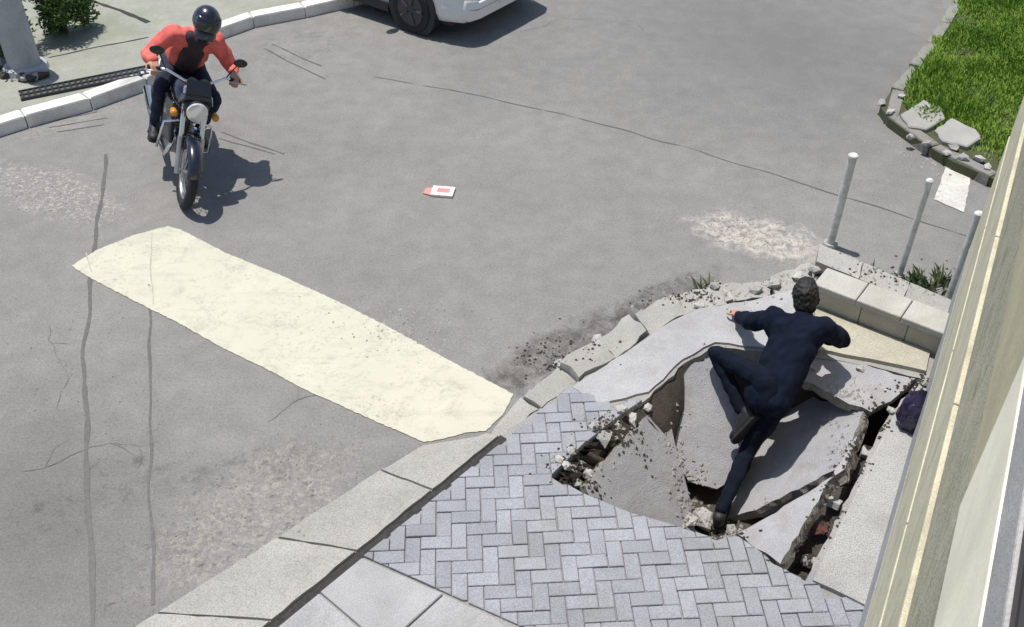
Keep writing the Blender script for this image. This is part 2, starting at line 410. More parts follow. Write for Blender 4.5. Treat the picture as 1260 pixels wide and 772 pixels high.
def strip(name, pts, wd, z, m, parent, seed=0, wob=0.35):
    rnd = random.Random(seed); vs_ = []; fs = []; P = []
    for i in range(len(pts)-1):
        k = max(2, int((pts[i+1]-pts[i]).length/0.09))
        for q in range(k): P.append(pts[i].lerp(pts[i+1], q/k))
    P.append(pts[-1])
    for i, p in enumerate(P):
        t = (P[min(i+1,len(P)-1)]-P[max(i-1,0)]).normalized(); n = Vector((-t.y, t.x))
        j = noise.noise((p.x*2.3, p.y*2.3, seed))*0.03; a = wd*rnd.uniform(1-wob, 1+wob)/2
        vs_ += [tuple(p+n*(j+a))+(z,), tuple(p+n*(j-a))+(z,)]
    for i in range(len(P)-1): fs.append((2*i, 2*i+1, 2*i+3, 2*i+2))
    return MB().add(vs_, fs).build(name, m, parent)
def GG(px, py): p = G(px, py); return Vector((p.x, p.y))
strip('tar_seam', [GG(130,190), GG(122,260), GG(112,330), GG(104,440), GG(105,600), GG(112,690), GG(112,800)], 0.03, 0.003, M['tar'], road, 1)
strip('tar_seam', [GG(186,300), GG(184,420), GG(185,560), GG(186,660), GG(187,745)], 0.018, 0.003, M['tar'], road, 2)
strip('road_joint', [GG(460,95), GG(560,112), GG(690,140), GG(860,186), GG(1020,236), GG(1120,268), GG(1192,291)], 0.010, 0.003, M['tar'], road, 3, 0.9)
for i, (a, b) in enumerate((((272,163),(350,190)), ((270,170),(338,190)), ((60,157),(132,146)), ((70,163),(128,153)), ((325,60),(400,98)), ((335,55),(395,82)), ((60,150),(120,138)))):
    strip('road_crack', [GG(*a), GG(*b)], 0.014, 0.003, M['tar'], road, 10+i, 0.5)

def crack(p, ang, length, seed, depth=0, wd=.005):
    rnd = random.Random(seed); pts = [p]; a = ang; L = 0; kids = []
    while L < length:
        st = rnd.uniform(.03, .09); a += rnd.gauss(0, .45); a += (ang-a)*.35
        pts.append(pts[-1] + Vector((math.cos(a), math.sin(a)))*st); L += st
        if depth == 0 and rnd.random() < .10: kids.append((pts[-1], a + rnd.choice((-1, 1))*rnd.uniform(.6, 1.1)))
    vs_ = []; fs = []
    for i, q in enumerate(pts):
        t = (pts[min(i+1,len(pts)-1)]-pts[max(i-1,0)]).normalized(); nn = Vector((-t.y, t.x)); w_ = wd*rnd.uniform(.4,1.3)*(1-.7*i/len(pts))/2
        vs_ += [tuple(q+nn*w_)+(.0035+.0004*depth,), tuple(q-nn*w_)+(.0035+.0004*depth,)]
    for i in range(len(pts)-1): fs.append((2*i, 2*i+1, 2*i+3, 2*i+2))
    MB().add(vs_, fs).build('road_crack', M['tar'], road)
    for k, (q, b) in enumerate(kids): crack(q, b, length*.25, seed*7+k, 1, wd*.7)
for k, (px, py, an, L) in enumerate(((640,40,.4,1.6),(60,400,-.9,1.0),(330,520,.7,.8),(30,580,.2,.8))):
    crack(GG(px, py), an, L, 500+k)
# crossing bar: paint laid over the asphalt, ragged where it meets the broken kerb
def ragged(pxs, jit, step, z, seed):
    poly = [GG(*p) for p in pxs]
    if area(poly) < 0: poly.reverse()
    return resample(poly, step, jit, seed)
bar = ragged(((88,328),(120,308),(165,290),(206,279),(222,283),(280,313),(342,338),(412,370),(470,399),(560,448),(632,486),(618,512),(598,531),(575,533),(545,541),(522,545),(450,514),(373,479),(326,454),(272,428),(218,397),(183,380),(113,344)), 0.004, 0.02, 0.006, 5)
tag(sheet('crossing_bar', bar, 0.006, M['crossing_paint']), 'wide cream-white painted crossing bar lying across the road to the kerb', 'road marking')
strip('paint_crack', [GG(112,336), GG(108,312)], 0.010, 0.0085, M['paint_crack'], road, 41, 0.6)
strip('paint_crack', [GG(186,376), GG(186,330), GG(188,288)], 0.008, 0.0085, M['paint_crack'], road, 42, 0.6)
bar2 = ragged(((1149,246),(1186,262),(1197,206),(1166,200)), 0.005, 0.04, 0.006, 6)
tag(sheet('road_marking', bar2, 0.006, M['old_paint']), 'short worn white painted mark in front of the grassy corner', 'road marking')

# pit: soil bowl under the pavement
def pit():
    ring0 = resample(offset_poly(HOLE, 0.05), 0.06, 0.0, 4); n = len(ring0)
    c = sum(ring0, Vector((0,0)))/n; cen = W(868, 628, -0.6)
    rings = []
    for k, (s, z) in enumerate(((1.0, 0.03), (1.0, -0.12), (0.98, -0.3), (0.93, -0.45), (0.8, -0.57), (0.6, -0.63), (0.4, -0.66), (0.2, -0.66))):
        rr = []
        for i, p in enumerate(ring0):
            q = c.lerp(cen, 1-s) + (p-c)*s if s < 1 else p
            j = noise.noise((q.x*6, q.y*6, z*6+k))*0.05 if k else 0
            rr.append((q.x + j*0.5, q.y - j*0.4, z + j))
        rings.append(rr)
    mb = MB(); vs_ = [p for r in rings for p in r] + [(cen.x, cen.y, -0.67)]; fs = []
    for k in range(len(rings)-1):
        for i in range(n):
            j = (i+1) % n; fs.append((k*n+i, k*n+j, (k+1)*n+j, (k+1)*n+i))
    b = (len(rings)-1)*n
    for i in range(n): fs.append((b+i, b+(i+1)%n, len(rings)*n))
    mb.add(vs_, fs); o = mb.build('pit_soil', M['soil'], smooth=True)
    for p in o.data.polygons: pass
    return tag(o, kind='structure')
pit()

# ------------------------------------------------------------------ near pavement
OUT_PX = [(20,862),(190,756),(300,690),(410,614),(520,546),(600,533),(640,489),(690,446),(750,405),(800,371),(850,351),(925,343),(1000,320)]
INN_PX = [(215,862),(320,775),(460,661),(540,596),(614,536),(662,502),(718,462),(772,430),(818,397),(858,378),(930,367),(1000,346)]
OUT = [W(*p) for p in OUT_PX]; INN = [W(*p) for p in INN_PX]
CORNER = W(1165, 385, 0.0); WA = Vector((math.sin(R(27.3)), math.cos(R(27.3)))); WN = Vector((-WA.y, WA.x))   # WN points out of the facade to the street
sw_out = [W(215,862)] + INN[1:] + [W(1155,402), CORNER - WN*0.3, CORNER - WA*6 - WN*0.3, Vector((-2.2, 0.6)), Vector((-2.9, 1.3))]
if area(sw_out) < 0: sw_out.reverse()
walk = tag(sheet('sidewalk', sw_out, 0.102, M['bedding'], HOLE_J), kind='structure')
# skirt of the bedding layer round the hole
mb = MB(); n = len(HOLE_J)
mb.add([(p.x, p.y, 0.102) for p in HOLE_J] + [(p.x, p.y, -0.02) for p in HOLE_J], [(i, (i+1)%n, n+(i+1)%n, n+i) for i in range(n)])
mb.build('bedding_edge', M['bedding'], walk)

# pavers, herringbone
G0, G1 = W(320,775), W(614,536); gd = (G1-G0).normalized(); gn = Vector((gd.y, -gd.x))          # gn points into the pavement
P0, P1 = W(456,690), W(640,772); pd = (P1-P0).normalized(); pn = Vector((-pd.y, pd.x))
if pn.y < 0: pn = -pn
PAV = [W(*p) for p in ((440,690),(470,650),(614,536),(662,502),(700,478),(735,500),(790,489),(800,486))] + [W(760,513), W(716,548), W(678,585)] + \
      [W(*p) for p in ((720,608),(775,630),(830,646),(885,664),(905,657),(932,676),(958,697),(992,713),(1003,717))]
wallat = lambda d, o: CORNER - WA*d + WN*o
PAV += [wallat(2.95, 0.0), wallat(5.2, 0.0), Vector((0.5, 1.6)), Vector((-1.5, 1.6))]
if area(PAV) < 0: PAV.reverse()
U = 0.088; gap = 0.0045; TH_P = 0.075
def brick_poly(a, b): return [Vector((0,0)), Vector((a,0)), Vector((a,b)), Vector((0,b))]
paver_me = MB().prism([Vector((-U+gap/2, -U/2+gap/2)), Vector((U-gap/2, -U/2+gap/2)), Vector((U-gap/2, U/2-gap/2)), Vector((-U+gap/2, U/2-gap/2))], 0.045, SW, 0.004).mesh('paver')
paver_me.materials.append(M['paver_grey'])
rot = R(3.0); ca, sa = math.cos(rot), math.sin(rot)
fulls = []; parts = []
rng = random.Random(11)
for r in range(-6, 52):
    for c in range(-30, 52):
        tt = (r+c) % 4
        if tt == 0: x0, y0, ww, hh = c*U, r*U, 2*U, U
        elif tt == 2: x0, y0, ww, hh = c*U, r*U, U, 2*U
        else: continue
        tr = lambda x, y: Vector((0.2 + x*ca - y*sa, 1.6 + x*sa + y*ca))
        cc = tr(x0+ww/2, y0+hh/2)
        if cc.y < 2.2: continue
        poly = [tr(x0+gap/2, y0+gap/2), tr(x0+ww-gap/2, y0+gap/2), tr(x0+ww-gap/2, y0+hh-gap/2), tr(x0+gap/2, y0+hh-gap/2)]
        near = [p for p in poly + [cc] if inside(p, PAV)]
        if not near: continue
        q = clip(clip(poly, G0 + gn*0.05, gn), P0 + pn*0.012, pn)
        if any(inside(p, HOLE) for p in poly):
            # trimmed along the broken rim
            best = None
            for i in range(len(HOLE)):
                a, b = HOLE[i], HOLE[(i+1)%len(HOLE)]; d = b-a; t_ = max(0, min(1, (cc-a).dot(d)/d.dot(d))); dist = (a+d*t_-cc).length
                if best is None or dist < best[0]: best = (dist, a, d.normalized())
            q = clip(q, best[1], Vector((best[2].y, -best[2].x)))
        elif not inside(cc, PAV): continue
        if len(q) < 3 or area(q) < 0.0003: continue
        (fulls if len(q) == 4 and area(q) > 2*U*U*0.86 else parts).append((cc, ww > hh, q))
fulls.sort(key=lambda e: e[0].length)
sel = [e for e in fulls if e[0].y > 3.0]; rest = [e for e in fulls if e[0].y <= 3.0] + sel[300-min(len(parts), 60):]
sel = sel[:300-min(len(parts), 60)]
for cc, hor, q in sel:
    o = link('paver', paver_me, None, walk)
    o.location = (cc.x, cc.y, rng.uniform(-0.004, 0.002)); o.rotation_euler = (rng.gauss(0, 0.012), rng.gauss(0, 0.012), rot + (0 if hor else math.pi/2) + rng.gauss(0, 0.006))
parts.sort(key=lambda e: -e[0].y)
for cc, hor, q in parts[:60]:
    MB().prism(q, 0.045, SW + rng.uniform(-0.004, 0.003), 0.004).build('cut_paver', M['paver_grey'], walk)
mb = MB()
for cc, hor, q in rest + parts[60:]: mb.prism(q, 0.045, SW + rng.uniform(-0.004, 0.003), 0.005)
if mb.v: tag(mb.build('paver_field', M['paver_grey'], walk), kind='stuff')

# smooth concrete panels between the slot and the pavers
ex = gd; ey = gn
base0 = G0 + gn*0.05 - gd*1.2
for i in range(6):
    for j in range(3):
        s = 0.52
        a = base0 + gd*(i*s) + gn*(j*s)
        q = [a + gd*0.005 + gn*0.005, a + gn*(s-0.005) + gd*0.005, a + gd*(s-0.005) + gn*(s-0.005), a + gd*(s-0.005) + gn*0.005]
        if area(q) < 0: q.reverse()
        q = clip(q, P0 - pn*0.006, -pn)
        q = clip(q, Vector((0, 1.9)), Vector((0, 1)))
        if len(q) < 3 or area(q) < 0.01: continue
        MB().prism(q, 0.045, SW + rng.uniform(-0.003, 0.003), 0.005).build('concrete_panel', M['panel_concrete'], walk)

def plate(name, pxs, z0, z1, m, parent, jit=0.006, seed=0, ch=0.0):
    q = [W(*p) for p in pxs]
    if area(q) < 0: q.reverse()
    q = resample(q, 0.08, jit, seed)
    vs_ = [(p.x, p.y, z0) for p in q] + [(p.x, p.y, z1) for p in q]; n = len(q)
    tris = tessellate_polygon([[Vector((p.x, p.y, 0)) for p in q]])
    fs = [(i, (i+1)%n, n+(i+1)%n, n+i) for i in range(n)] + [tuple(n+k for k in t) for t in tris] + [tuple(t) for t in tris]
    o = MB().add(vs_, fs).build(name, m, parent)
    return o
plate('concrete_plate', ((722,464),(774,432),(820,399),(860,380),(930,369),(998,349),(1002,434),(945,428),(880,421),(840,442),(798,482),(738,497),(704,476)), 0.04, SW, M['flat_slab'], walk, 0.008, 21)
plate('concrete_plate', ((1002,380),(1144,434),(1139,458),(1070,443),(1006,431)), 0.04, SW+.012, M['sandy_concrete'], walk, 0.004, 22)
plate('soil_bed', ((1004,322),(1168,394),(1144,434),(1002,380)), 0.04, 0.108, M['soil'], walk, 0.004, 24)
# low kerb wall closing the end of the pavement
lw0, lw1 = W(1001,377), W(1141,432); ld = (lw1-lw0).normalized(); ln = Vector((-ld.y, ld.x)); Lw = (lw1-lw0).length + .10
lowwall = empty('low_wall', (lw0.x, lw0.y, .10), math.atan2(ld.y, ld.x))
MB().box((.012, .012, -.02), (Lw, .19, .185)).build('core', M['sandy_concrete'], lowwall)
for ri in range(1):
    x = 0.0; k = 0
    while x < Lw - .02:
        bw = min((.34 if (ri == 0 or k) else .17), Lw - x)
        bevel(MB().box((x, 0, .002), (x + bw - .008, .012, .183)).build('block', M['sandy_concrete'], lowwall), .004)
        x += bw; k += 1
x = -.03
for k in range(3):
    cw = (Lw + .03)/3
    bevel(MB().box((x + k*cw, -.03, .1855), (x + (k+1)*cw - .006, .22, .235)).build('coping_stone', M['coping'], lowwall), .01)
tag(lowwall, 'low sandy block wall with pale coping between the caved-in slabs and the metal posts', 'wall')
plate('concrete_strip', ((1098,514),(1136,470),(1175,470),(1160,520),(1090,745),(1065,747),(1000,716)), 0.04, SW+0.015, M['rough_concrete'], walk, 0.005, 23)

# kerbs
kerb = tag(empty('kerb'), kind='structure')
def poly_at(line, s):
    L = 0
    for i in range(len(line)-1):
        d = (line[i+1]-line[i]).length
        if L + d >= s: return line[i].lerp(line[i+1], (s-L)/d)
        L += d
    return line[-1]
def plen(line): return sum((line[i+1]-line[i]).length for i in range(len(line)-1))
inn_k = [p for p in INN]
nst = 12; Lo, Li = plen(OUT), plen(inn_k)
s_mid_o = plen(OUT[:6]); s_mid_i = plen(INN[:5])
def stone(o0, o1, i0, i1, broken, seed):
    rnd = random.Random(seed)
    q = [o0.lerp(o1, 0.004), i0.lerp(i1, 0.004), i0.lerp(i1, 0.996), o0.lerp(o1, 0.996)]
    q = [p + (sum(q, Vector((0,0)))/4 - p)*0.006 for p in q]
    if area(q) < 0: q.reverse()
    c = sum(q, Vector((0,0)))/4
    q2 = resample([p-c for p in q], 0.07, 0.016 if broken else 0.005, seed)
    n = len(q2)
    zt = 0.0 if not broken else rnd.uniform(-0.04, 0.01)
    vs_ = [(p.x, p.y, -0.02) for p in q2] + [(p.x, p.y, SW-0.018+zt) for p in q2]
    vs_ += [(p.x*0.988, p.y*0.988, SW+0.004+zt + (rnd.uniform(-.012,.008) if broken else 0)) for p in q2]
    fs = [(i, (i+1)%n, n+(i+1)%n, n+i) for i in range(n)] + [(n+i, n+(i+1)%n, 2*n+(i+1)%n, 2*n+i) for i in range(n)] + [tuple(2*n+i for i in range(n))]
    o = MB().add(vs_, fs).build('kerb_stone', M['kerb_concrete'], kerb)
    o.location = (c.x, c.y, 0)
    if broken: o.rotation_euler = (rnd.gauss(0, 0.06), rnd.gauss(0, 0.06), rnd.gauss(0, 0.05))
k1 = 4
for i in range(k1):
    a, b = i/k1, (i+1)/k1
    stone(poly_at(OUT, s_mid_o*a), poly_at(OUT, s_mid_o*b), poly_at(INN, s_mid_i*a), poly_at(INN, s_mid_i*b), False, 40+i)
k2 = 8
for i in range(k2):
    a, b = i/k2, (i+1)/k2
    f = lambda line, s0, L, t: poly_at(line, s0 + (L-s0)*t)
    stone(f(OUT, s_mid_o, Lo, a), f(OUT, s_mid_o, Lo, b), f(INN, s_mid_i, Li, a), f(INN, s_mid_i, Li, b), True, 60+i)
kb = [p for p in OUT[:6]] + [p for p in reversed(INN[:5])]
if area(kb) < 0: kb.reverse()
kbc = sum(kb, Vector((0,0)))/len(kb)
sheet('kerb_bed', [kbc + (p-kbc)*.995 for p in kb], SW-.014, M['kerb_concrete'], None, kerb)
# kerb along the side street
A0, A1, B0, B1 = W(1008,300), W(1180,374), W(1004,322), W(1170,392)
for i in range(3):
    a, b = i/3, (i+1)/3
    stone(A0.lerp(A1, a), A0.lerp(A1, b), B0.lerp(B1, a), B0.lerp(B1, b), False, 80+i)
# dark slot between kerb and pavement
sl = [G0 - gd*1.0, G0, G1 + gd*.02]
mb = MB()
for i in range(len(sl)-1):
    d = (sl[i+1]-sl[i]).normalized(); nn = Vector((d.y, -d.x))
    q = [sl[i]-nn*0.005, sl[i]+nn*0.052, sl[i+1]+nn*0.052, sl[i+1]-nn*0.005]
    mb.add([(p.x, p.y, 0.106) for p in q], [(0,1,2,3)])
mb.build('drain_slot', M['dark_groove'], walk)

# ------------------------------------------------------------------ caved-in slabs
def slab(name, plane3, pxs, th, label, seed=0, jit=0.012, m='slab_concrete'):
    P3 = [G(*p) for p in plane3]; n = (P3[1]-P3[0]).cross(P3[2]-P3[0]).normalized()
    if n.z < 0: n = -n
    pts = [on_plane(px, py, P3[0], n) for px, py in pxs]
    rnd = random.Random(seed); out = []
    for i in range(len(pts)):
        a, b = pts[i], pts[(i+1)%len(pts)]; d = (b-a); k = max(1, int(d.length/0.06)); dn = d.normalized(); s = n.cross(dn)
        for q in range(k): out.append(a + d*(q/k) + (s*rnd.uniform(-jit, jit) + dn*rnd.uniform(-jit, jit) if q else Vector((0,0,0))))
    c = sum(out, Vector((0,0,0)))/len(out)
    zax = n; xax = (out[len(out)//3]-c); xax = (xax - zax*xax.dot(zax)).normalized(); yax = zax.cross(xax)
    mw = Matrix((xax, yax, zax)).transposed().to_4x4(); mw.translation = c
    loc = [mw.inverted() @ p for p in out]; k = len(loc)
    flat = [Vector((p.x, p.y, 0)) for p in loc]
    if area([Vector((p.x, p.y)) for p in flat]) < 0: flat.reverse()
    tris = tessellate_polygon([flat])
    vs_ = [(p.x, p.y, 0) for p in flat] + [(p.x*1.006 + rnd.uniform(-.008,.008), p.y*1.006 + rnd.uniform(-.008,.008), -th*0.5) for p in flat] + [(p.x*0.97 + rnd.uniform(-.015,.015), p.y*0.97 + rnd.uniform(-.015,.015), -th) for p in flat]
    fs = [tuple(t) for t in tris] + [tuple(2*k+i for i in t) for t in tris]
    for r in range(2): fs += [(r*k+i, r*k+(i+1)%k, (r+1)*k+(i+1)%k, (r+1)*k+i) for i in range(k)]
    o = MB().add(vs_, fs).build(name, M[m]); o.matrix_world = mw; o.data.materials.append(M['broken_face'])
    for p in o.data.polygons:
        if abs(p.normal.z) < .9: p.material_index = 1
    return tag(o, label, 'slab', 'caved-in pavement slabs')
slab('concrete_slab', ((722,600,0.03),(800,515,0.0),(842,640,-0.48)), ((720,598),(797,511),(822,500),(834,560),(846,602),(856,668),(800,668),(745,645)), 0.09,
     'tilted grey slab in shade sloping down from the kerb side of the pit', 1)
slab('concrete_slab', ((878,437,0.10),(818,515,-0.18),(905,585,-0.46)), ((878,436),(842,455),(813,508),(829,560),(847,592),(882,602),(907,582),(914,545),(909,500),(893,460)), 0.09,
     'narrow pointed slab tipped towards the pit bottom beside the person', 2)
slab('concrete_slab', ((1066,508,0.03),(1036,574,-0.06),(925,630,-0.52)), ((1062,506),(1028,500),(985,480),(960,500),(930,560),(890,640),(930,628),(1036,574)), 0.09,
     'large pale slab sloping down behind the legs of the person', 3)
slab('concrete_slab', ((1056,545,0.10),(968,688,0.11),(908,657,-0.03)), ((906,657),(945,636),(1040,577),(1058,528),(960,694)), 0.09,
     'slightly sunken slab between the pavers and the soil trench', 4, 0.008)
slab('concrete_slab', ((1005,442,0.09),(1128,468,0.10),(1040,490,0.04)), ((986,440),(1030,441),(1126,466),(1096,494),(1072,507),(1034,491),(982,464)), 0.09,
     'flat cracked slab at the far rim next to the low sandy wall', 5)

def berm():
    line = resample([W(684,596), W(690,582), W(716,550), W(760,515), W(800,489), W(842,450)], .05)[:-1]
    line = [p for p in line if p.y <= W(842,450).y]
    line.sort(key=lambda p: p.y); c = W(850, 560, -.2); rows = []
    for p in line:
        d = (c-p).normalized()
        rows.append([(p.x+d.x*o, p.y+d.y*o, z + .03*noise.noise((p.x*17+o*30, p.y*17, o*20))) for o, z in ((-.04,.09),(.03,.03),(.09,-.03),(.15,-.10),(.20,-.30),(.22,-.6))])
    k = 6; vs_ = [v for q in rows for v in q]; fs = []
    for i in range(len(rows)-1):
        for j in range(k-1): fs.append((i*k+j, i*k+j+1, (i+1)*k+j+1, (i+1)*k+j))
    tag(MB().add(vs_, fs).build('soil_bank', M['soil'], smooth=True), kind='structure')
berm()
def drop(p, lift=0.0):
    dg = bpy.context.evaluated_depsgraph_get()
    hit, loc, *_ = scene.ray_cast(dg, Vector((p.x, p.y, 1.5)), Vector((0, 0, -1)))
    return Vector((p.x, p.y, (loc.z if hit else 0.0) + lift))
bpy.context.view_layer.update()
def chunk_mesh(seed, r, flat=0.6):
    rnd = random.Random(seed); bm = bmesh.new(); bmesh.ops.create_icosphere(bm, subdivisions=1, radius=r)
    for v in bm.verts:
        d = v.co.normalized(); k = 1 + 0.9*noise.noise(d*1.9 + Vector((seed*3.1, 0, 0)))
        v.co = d * r * k
        v.co.z *= flat
    # chop a few faces flat
    for _ in range(6):
        nn = Vector((rnd.gauss(0,1), rnd.gauss(0,1), rnd.gauss(0,0.7))).normalized(); lim = r*rnd.uniform(0.55, 0.8)
        for v in bm.verts:
            dd = v.co.dot(nn)
            if dd > lim: v.co -= nn*(dd-lim)
    me = bpy.data.meshes.new('chunk'); bm.to_mesh(me); bm.free(); return me
o = link('concrete_chunk', chunk_mesh(101, 0.125, 0.75), M['rubble']); o.location = drop(G(871, 614, -0.42), .05); o.rotation_euler = (0.5, 0.3, 0.8)
tag(o, 'big pale broken lump lying in the bottom of the pit', 'rubble')
CH = [(700,578,.10,.05),(712,590,.05,.045),(722,566,.06,.055),(745,548,.05,.06),(735,530,.12,.045),(762,535,0,.05),(780,520,.05,.05),(770,510,.12,.045),
      (800,505,.06,.04),(706,560,.13,.04),(690,570,.13,.035),(690,590,.13,.03),(727,590,.0,.05),(860,372,.14,.05),(895,362,.14,.06),(930,352,.14,.07),(955,345,.14,.06),(985,335,.14,.06),(1005,330,.15,.07),
      (880,352,.13,.05),(1000,446,.13,.035),(1060,450,.13,.03),(1120,478,.13,.04),(1098,505,.12,.04),(1140,470,.16,.05),(846,585,-.35,.05),(850,640,-.5,.06),(905,640,-.5,.05),(838,560,-.3,.035),(655,478,.08,.05),(690,440,.08,.06),(735,410,.08,.05),(790,378,.1,.055)]
for i, (px, py, z, r) in enumerate(CH):
    if px < 810 and py > 500: px -= 3; py -= 4
    o = link('rubble_stone', chunk_mesh(200+i, r*1.05), M['rubble']); o.location = drop(G(px, py, z), r*.3); o.rotation_euler = (rng.uniform(-.5,.5), rng.uniform(-.5,.5), rng.uniform(0,6))
    where = ('in the bottom of the pit', 'rubble in the pit') if z < -.2 else ('beside the slab next to the house', 'rubble by the house slab') if px > 990 and py > 400 else \
            ('along the ruined corner kerb towards the metal posts', 'rubble on the corner kerb') if py < 400 else ('on the dirty road edge by the crossing bar', 'rubble at the road edge') if py < 480 else \
            ('between the pavers and the shaded tilted slab', 'rubble on the paver side of the pit')
    tag(o, 'small broken concrete lump ' + where[0], 'rubble', where[1])
# broken bricks in the trench
for i in range(6):
    t = i/5; a = W(1072, 525).lerp(W(985, 700), t); 
    mb = MB().box((-0.05,-0.035,-0.025),(0.05*rng.uniform(.5,1.2),0.035,0.025)); o = bevel(mb.build('broken_brick', M['brick_red'] if i % 2 else M['rubble']), 0.006)
    o.location = (a.x + rng.uniform(-.05,.05), a.y, -0.12 + rng.uniform(-.04,.06)); o.rotation_euler = (rng.uniform(-.6,.6), rng.uniform(-.6,.6), rng.uniform(0,3))
    tag(o, 'broken brick or block lying in the soil trench beside the concrete strip', 'brick', 'bricks in the trench')
# fill of the trench
def trench():
    a0, a1, b0, b1 = W(1064,515), W(1100,512), W(955,697), W(1000,718); mb = MB(); k = 22; vs_ = []; fs = []
    for i in range(k+1):
        p, q = a0.lerp(b0, i/k), a1.lerp(b1, i/k)
        for j in range(5):
            s = p.lerp(q, j/4); vs_.append((s.x, s.y, -0.16 + noise.noise((s.x*14, s.y*14, 3))*0.09))
    for i in range(k):
        for j in range(4): fs.append((i*5+j, i*5+j+1, i*5+j+6, i*5+j+5))
    tag(mb.add(vs_, fs).build('trench_soil', M['soil'], smooth=True), kind='structure')
trench()
# gravel
def gravel(name, spots, n, rmin, rmax, m, seed):
    rnd = random.Random(seed); mb = MB()
    for _ in range(n):
        px, py, rx, ry, z = rnd.choice(spots); p = drop(G(px + rnd.gauss(0, rx), py + rnd.gauss(0, ry), z))
        r = rnd.uniform(rmin, rmax); a = rnd.uniform(0, 6)
        o8 = [Vector((math.cos(a+k*math.pi/2)*r*rnd.uniform(.7,1.2), math.sin(a+k*math.pi/2)*r*rnd.uniform(.7,1.2), 0)) for k in range(4)]
        mb.add([p+v-Vector((0,0,.002)) for v in o8] + [p + Vector((rnd.uniform(-.3,.3)*r, rnd.uniform(-.3,.3)*r, r*rnd.uniform(.6,1.1)))], [(0,1,4),(1,2,4),(2,3,4),(3,0,4)])
    return tag(mb.build(name, m), kind='stuff')
o = gravel('gravel', [(935,290,36,13,0),(905,270,25,8,0),(60,240,40,14,0),(310,630,55,35,0),(380,570,40,25,0),(500,400,40,16,0),(690,440,25,15,0),(820,365,30,8,0),(100,480,60,60,0)], 900, 0.004, 0.013, M['rubble'], 5)
o['label'] = 'scattered pale grit on the asphalt'; o['category'] = 'gravel'
o = gravel('rubble_grit', [(715,580,18,10,.06),(760,530,18,10,.05),(880,365,40,6,.125),(960,345,30,8,.125),(1075,352,30,10,.02),(1130,365,20,10,.02),(1130,160,25,14,.13),(1180,185,25,12,.13),(850,615,14,18,-.4),(890,640,18,8,-.5),(832,560,10,22,-.3),(930,630,25,8,-.4),(1035,560,8,14,-.1),(1040,492,18,6,0),(900,440,20,8,.1),(858,590,10,10,-.4)], 1100, 0.006, 0.02, M['rubble'], 6)
o['label'] = 'small crumbs of broken concrete along broken kerbs and rims'; o['category'] = 'rubble'
o = gravel('soil_crumbs', [(715,575,22,12,.125),(760,525,22,8,.125),(690,440,30,14,.0),(840,362,30,7,.1),(1110,350,35,12,.0),(880,655,20,4,.0),(1130,470,14,6,.14),(1070,540,8,12,-.1),(1045,585,8,16,-.1),(1015,640,8,16,-.1),(990,690,8,12,-.1)], 1300, 0.006, 0.018, M['soil'], 9)
o['label'] = 'dark soil crumbs strewn around the hole and broken kerb'; o['category'] = 'soil'

# ------------------------------------------------------------------ far side of the street
FK = [W(-330,262), W(0,150), W(100,124), W(182,95), W(232,62), W(272,28), (W(410,2)), W(560,-40), W(760,-95)]
fwalk_poly = [p for p in FK] + [Vector((10, 40)), Vector((-60, 40)), Vector((-60, 4))]
if area(fwalk_poly) < 0: fwalk_poly.reverse()
def raised(name, poly, z, m):
    n = len(poly); tris = tessellate_polygon([[Vector((p.x, p.y, 0)) for p in poly]])
    vs_ = [(p.x, p.y, z) for p in poly] + [(p.x, p.y, -0.02) for p in poly]
    return MB().add(vs_, [tuple(t) for t in tris] + [(i, (i+1)%n, n+(i+1)%n, n+i) for i in range(n)]).build(name, m)
fw = tag(raised('far_sidewalk', fwalk_poly, SW-0.01, M['mossy_walk']), kind='structure')
strip('dark_line', [W(110,0), W(150,12), W(182,27)], 0.05, SW-0.006, M['dark_groove'], fw, 30)  # dark line laid across the far pavement
strip('dark_line', [W(60,70), W(182,45)], 0.02, SW-0.006, M['dark_groove'], fw, 31)
fk = tag(empty('far_kerb'), kind='structure')
Lk = plen(FK); ns = 18
def left_of(line, s):
    a, b = poly_at(line, max(0, s-0.05)), poly_at(line, s+0.05); d = (b-a).normalized(); return Vector((-d.y, d.x))
for i in range(ns):
    s0, s1 = Lk*i/ns, Lk*(i+1)/ns - 0.012
    a, b = poly_at(FK, s0), poly_at(FK, s1); na, nb = left_of(FK, s0), left_of(FK, s1)
    q = [a - na*0.03, b - nb*0.03, b + nb*0.14, a + na*0.14]
    if area(q) < 0: q.reverse()
    MB().prism(q, -0.03, SW + 0.012 + rng.uniform(-.004, .004), 0.015).build('kerb_stone', M['far_kerb'], fk)
# storm drain inlet: cast frame with bars
def inlet():
    a, b = W(26,124), W(184,92); d = (b-a).normalized(); n = Vector((-d.y, d.x)); L = (b-a).length
    o = empty('storm_drain', (a.x, a.y, SW), math.atan2(d.y, d.x))
    MB().box((0,0.02,-0.012),(L,0.19,0.004)).build('recess', M['tar'], o)
    fr = MB(); fr.box((0,0,-0.01),(L,0.02,0.018)).box((0,0.19,-0.01),(L,0.21,0.018)); fr.build('frame', M['black_plastic'], o)
    MB().box((0,0.095,0.0045),(L,0.115,0.016)).build('rib', M['black_plastic'], o)
    k = 22
    for i in range(k):
        x = L*(i+.5)/k; MB().box((x-.012,0.021,0.0048),(x+.012,0.094,0.014)).build('bar', M['black_plastic'], o)
        MB().box((x-.012,0.116,0.0048),(x+.012,0.189,0.014)).build('bar', M['black_plastic'], o)
    tag(o, 'long black slotted storm drain grate behind the far kerb', 'drain')
inlet()
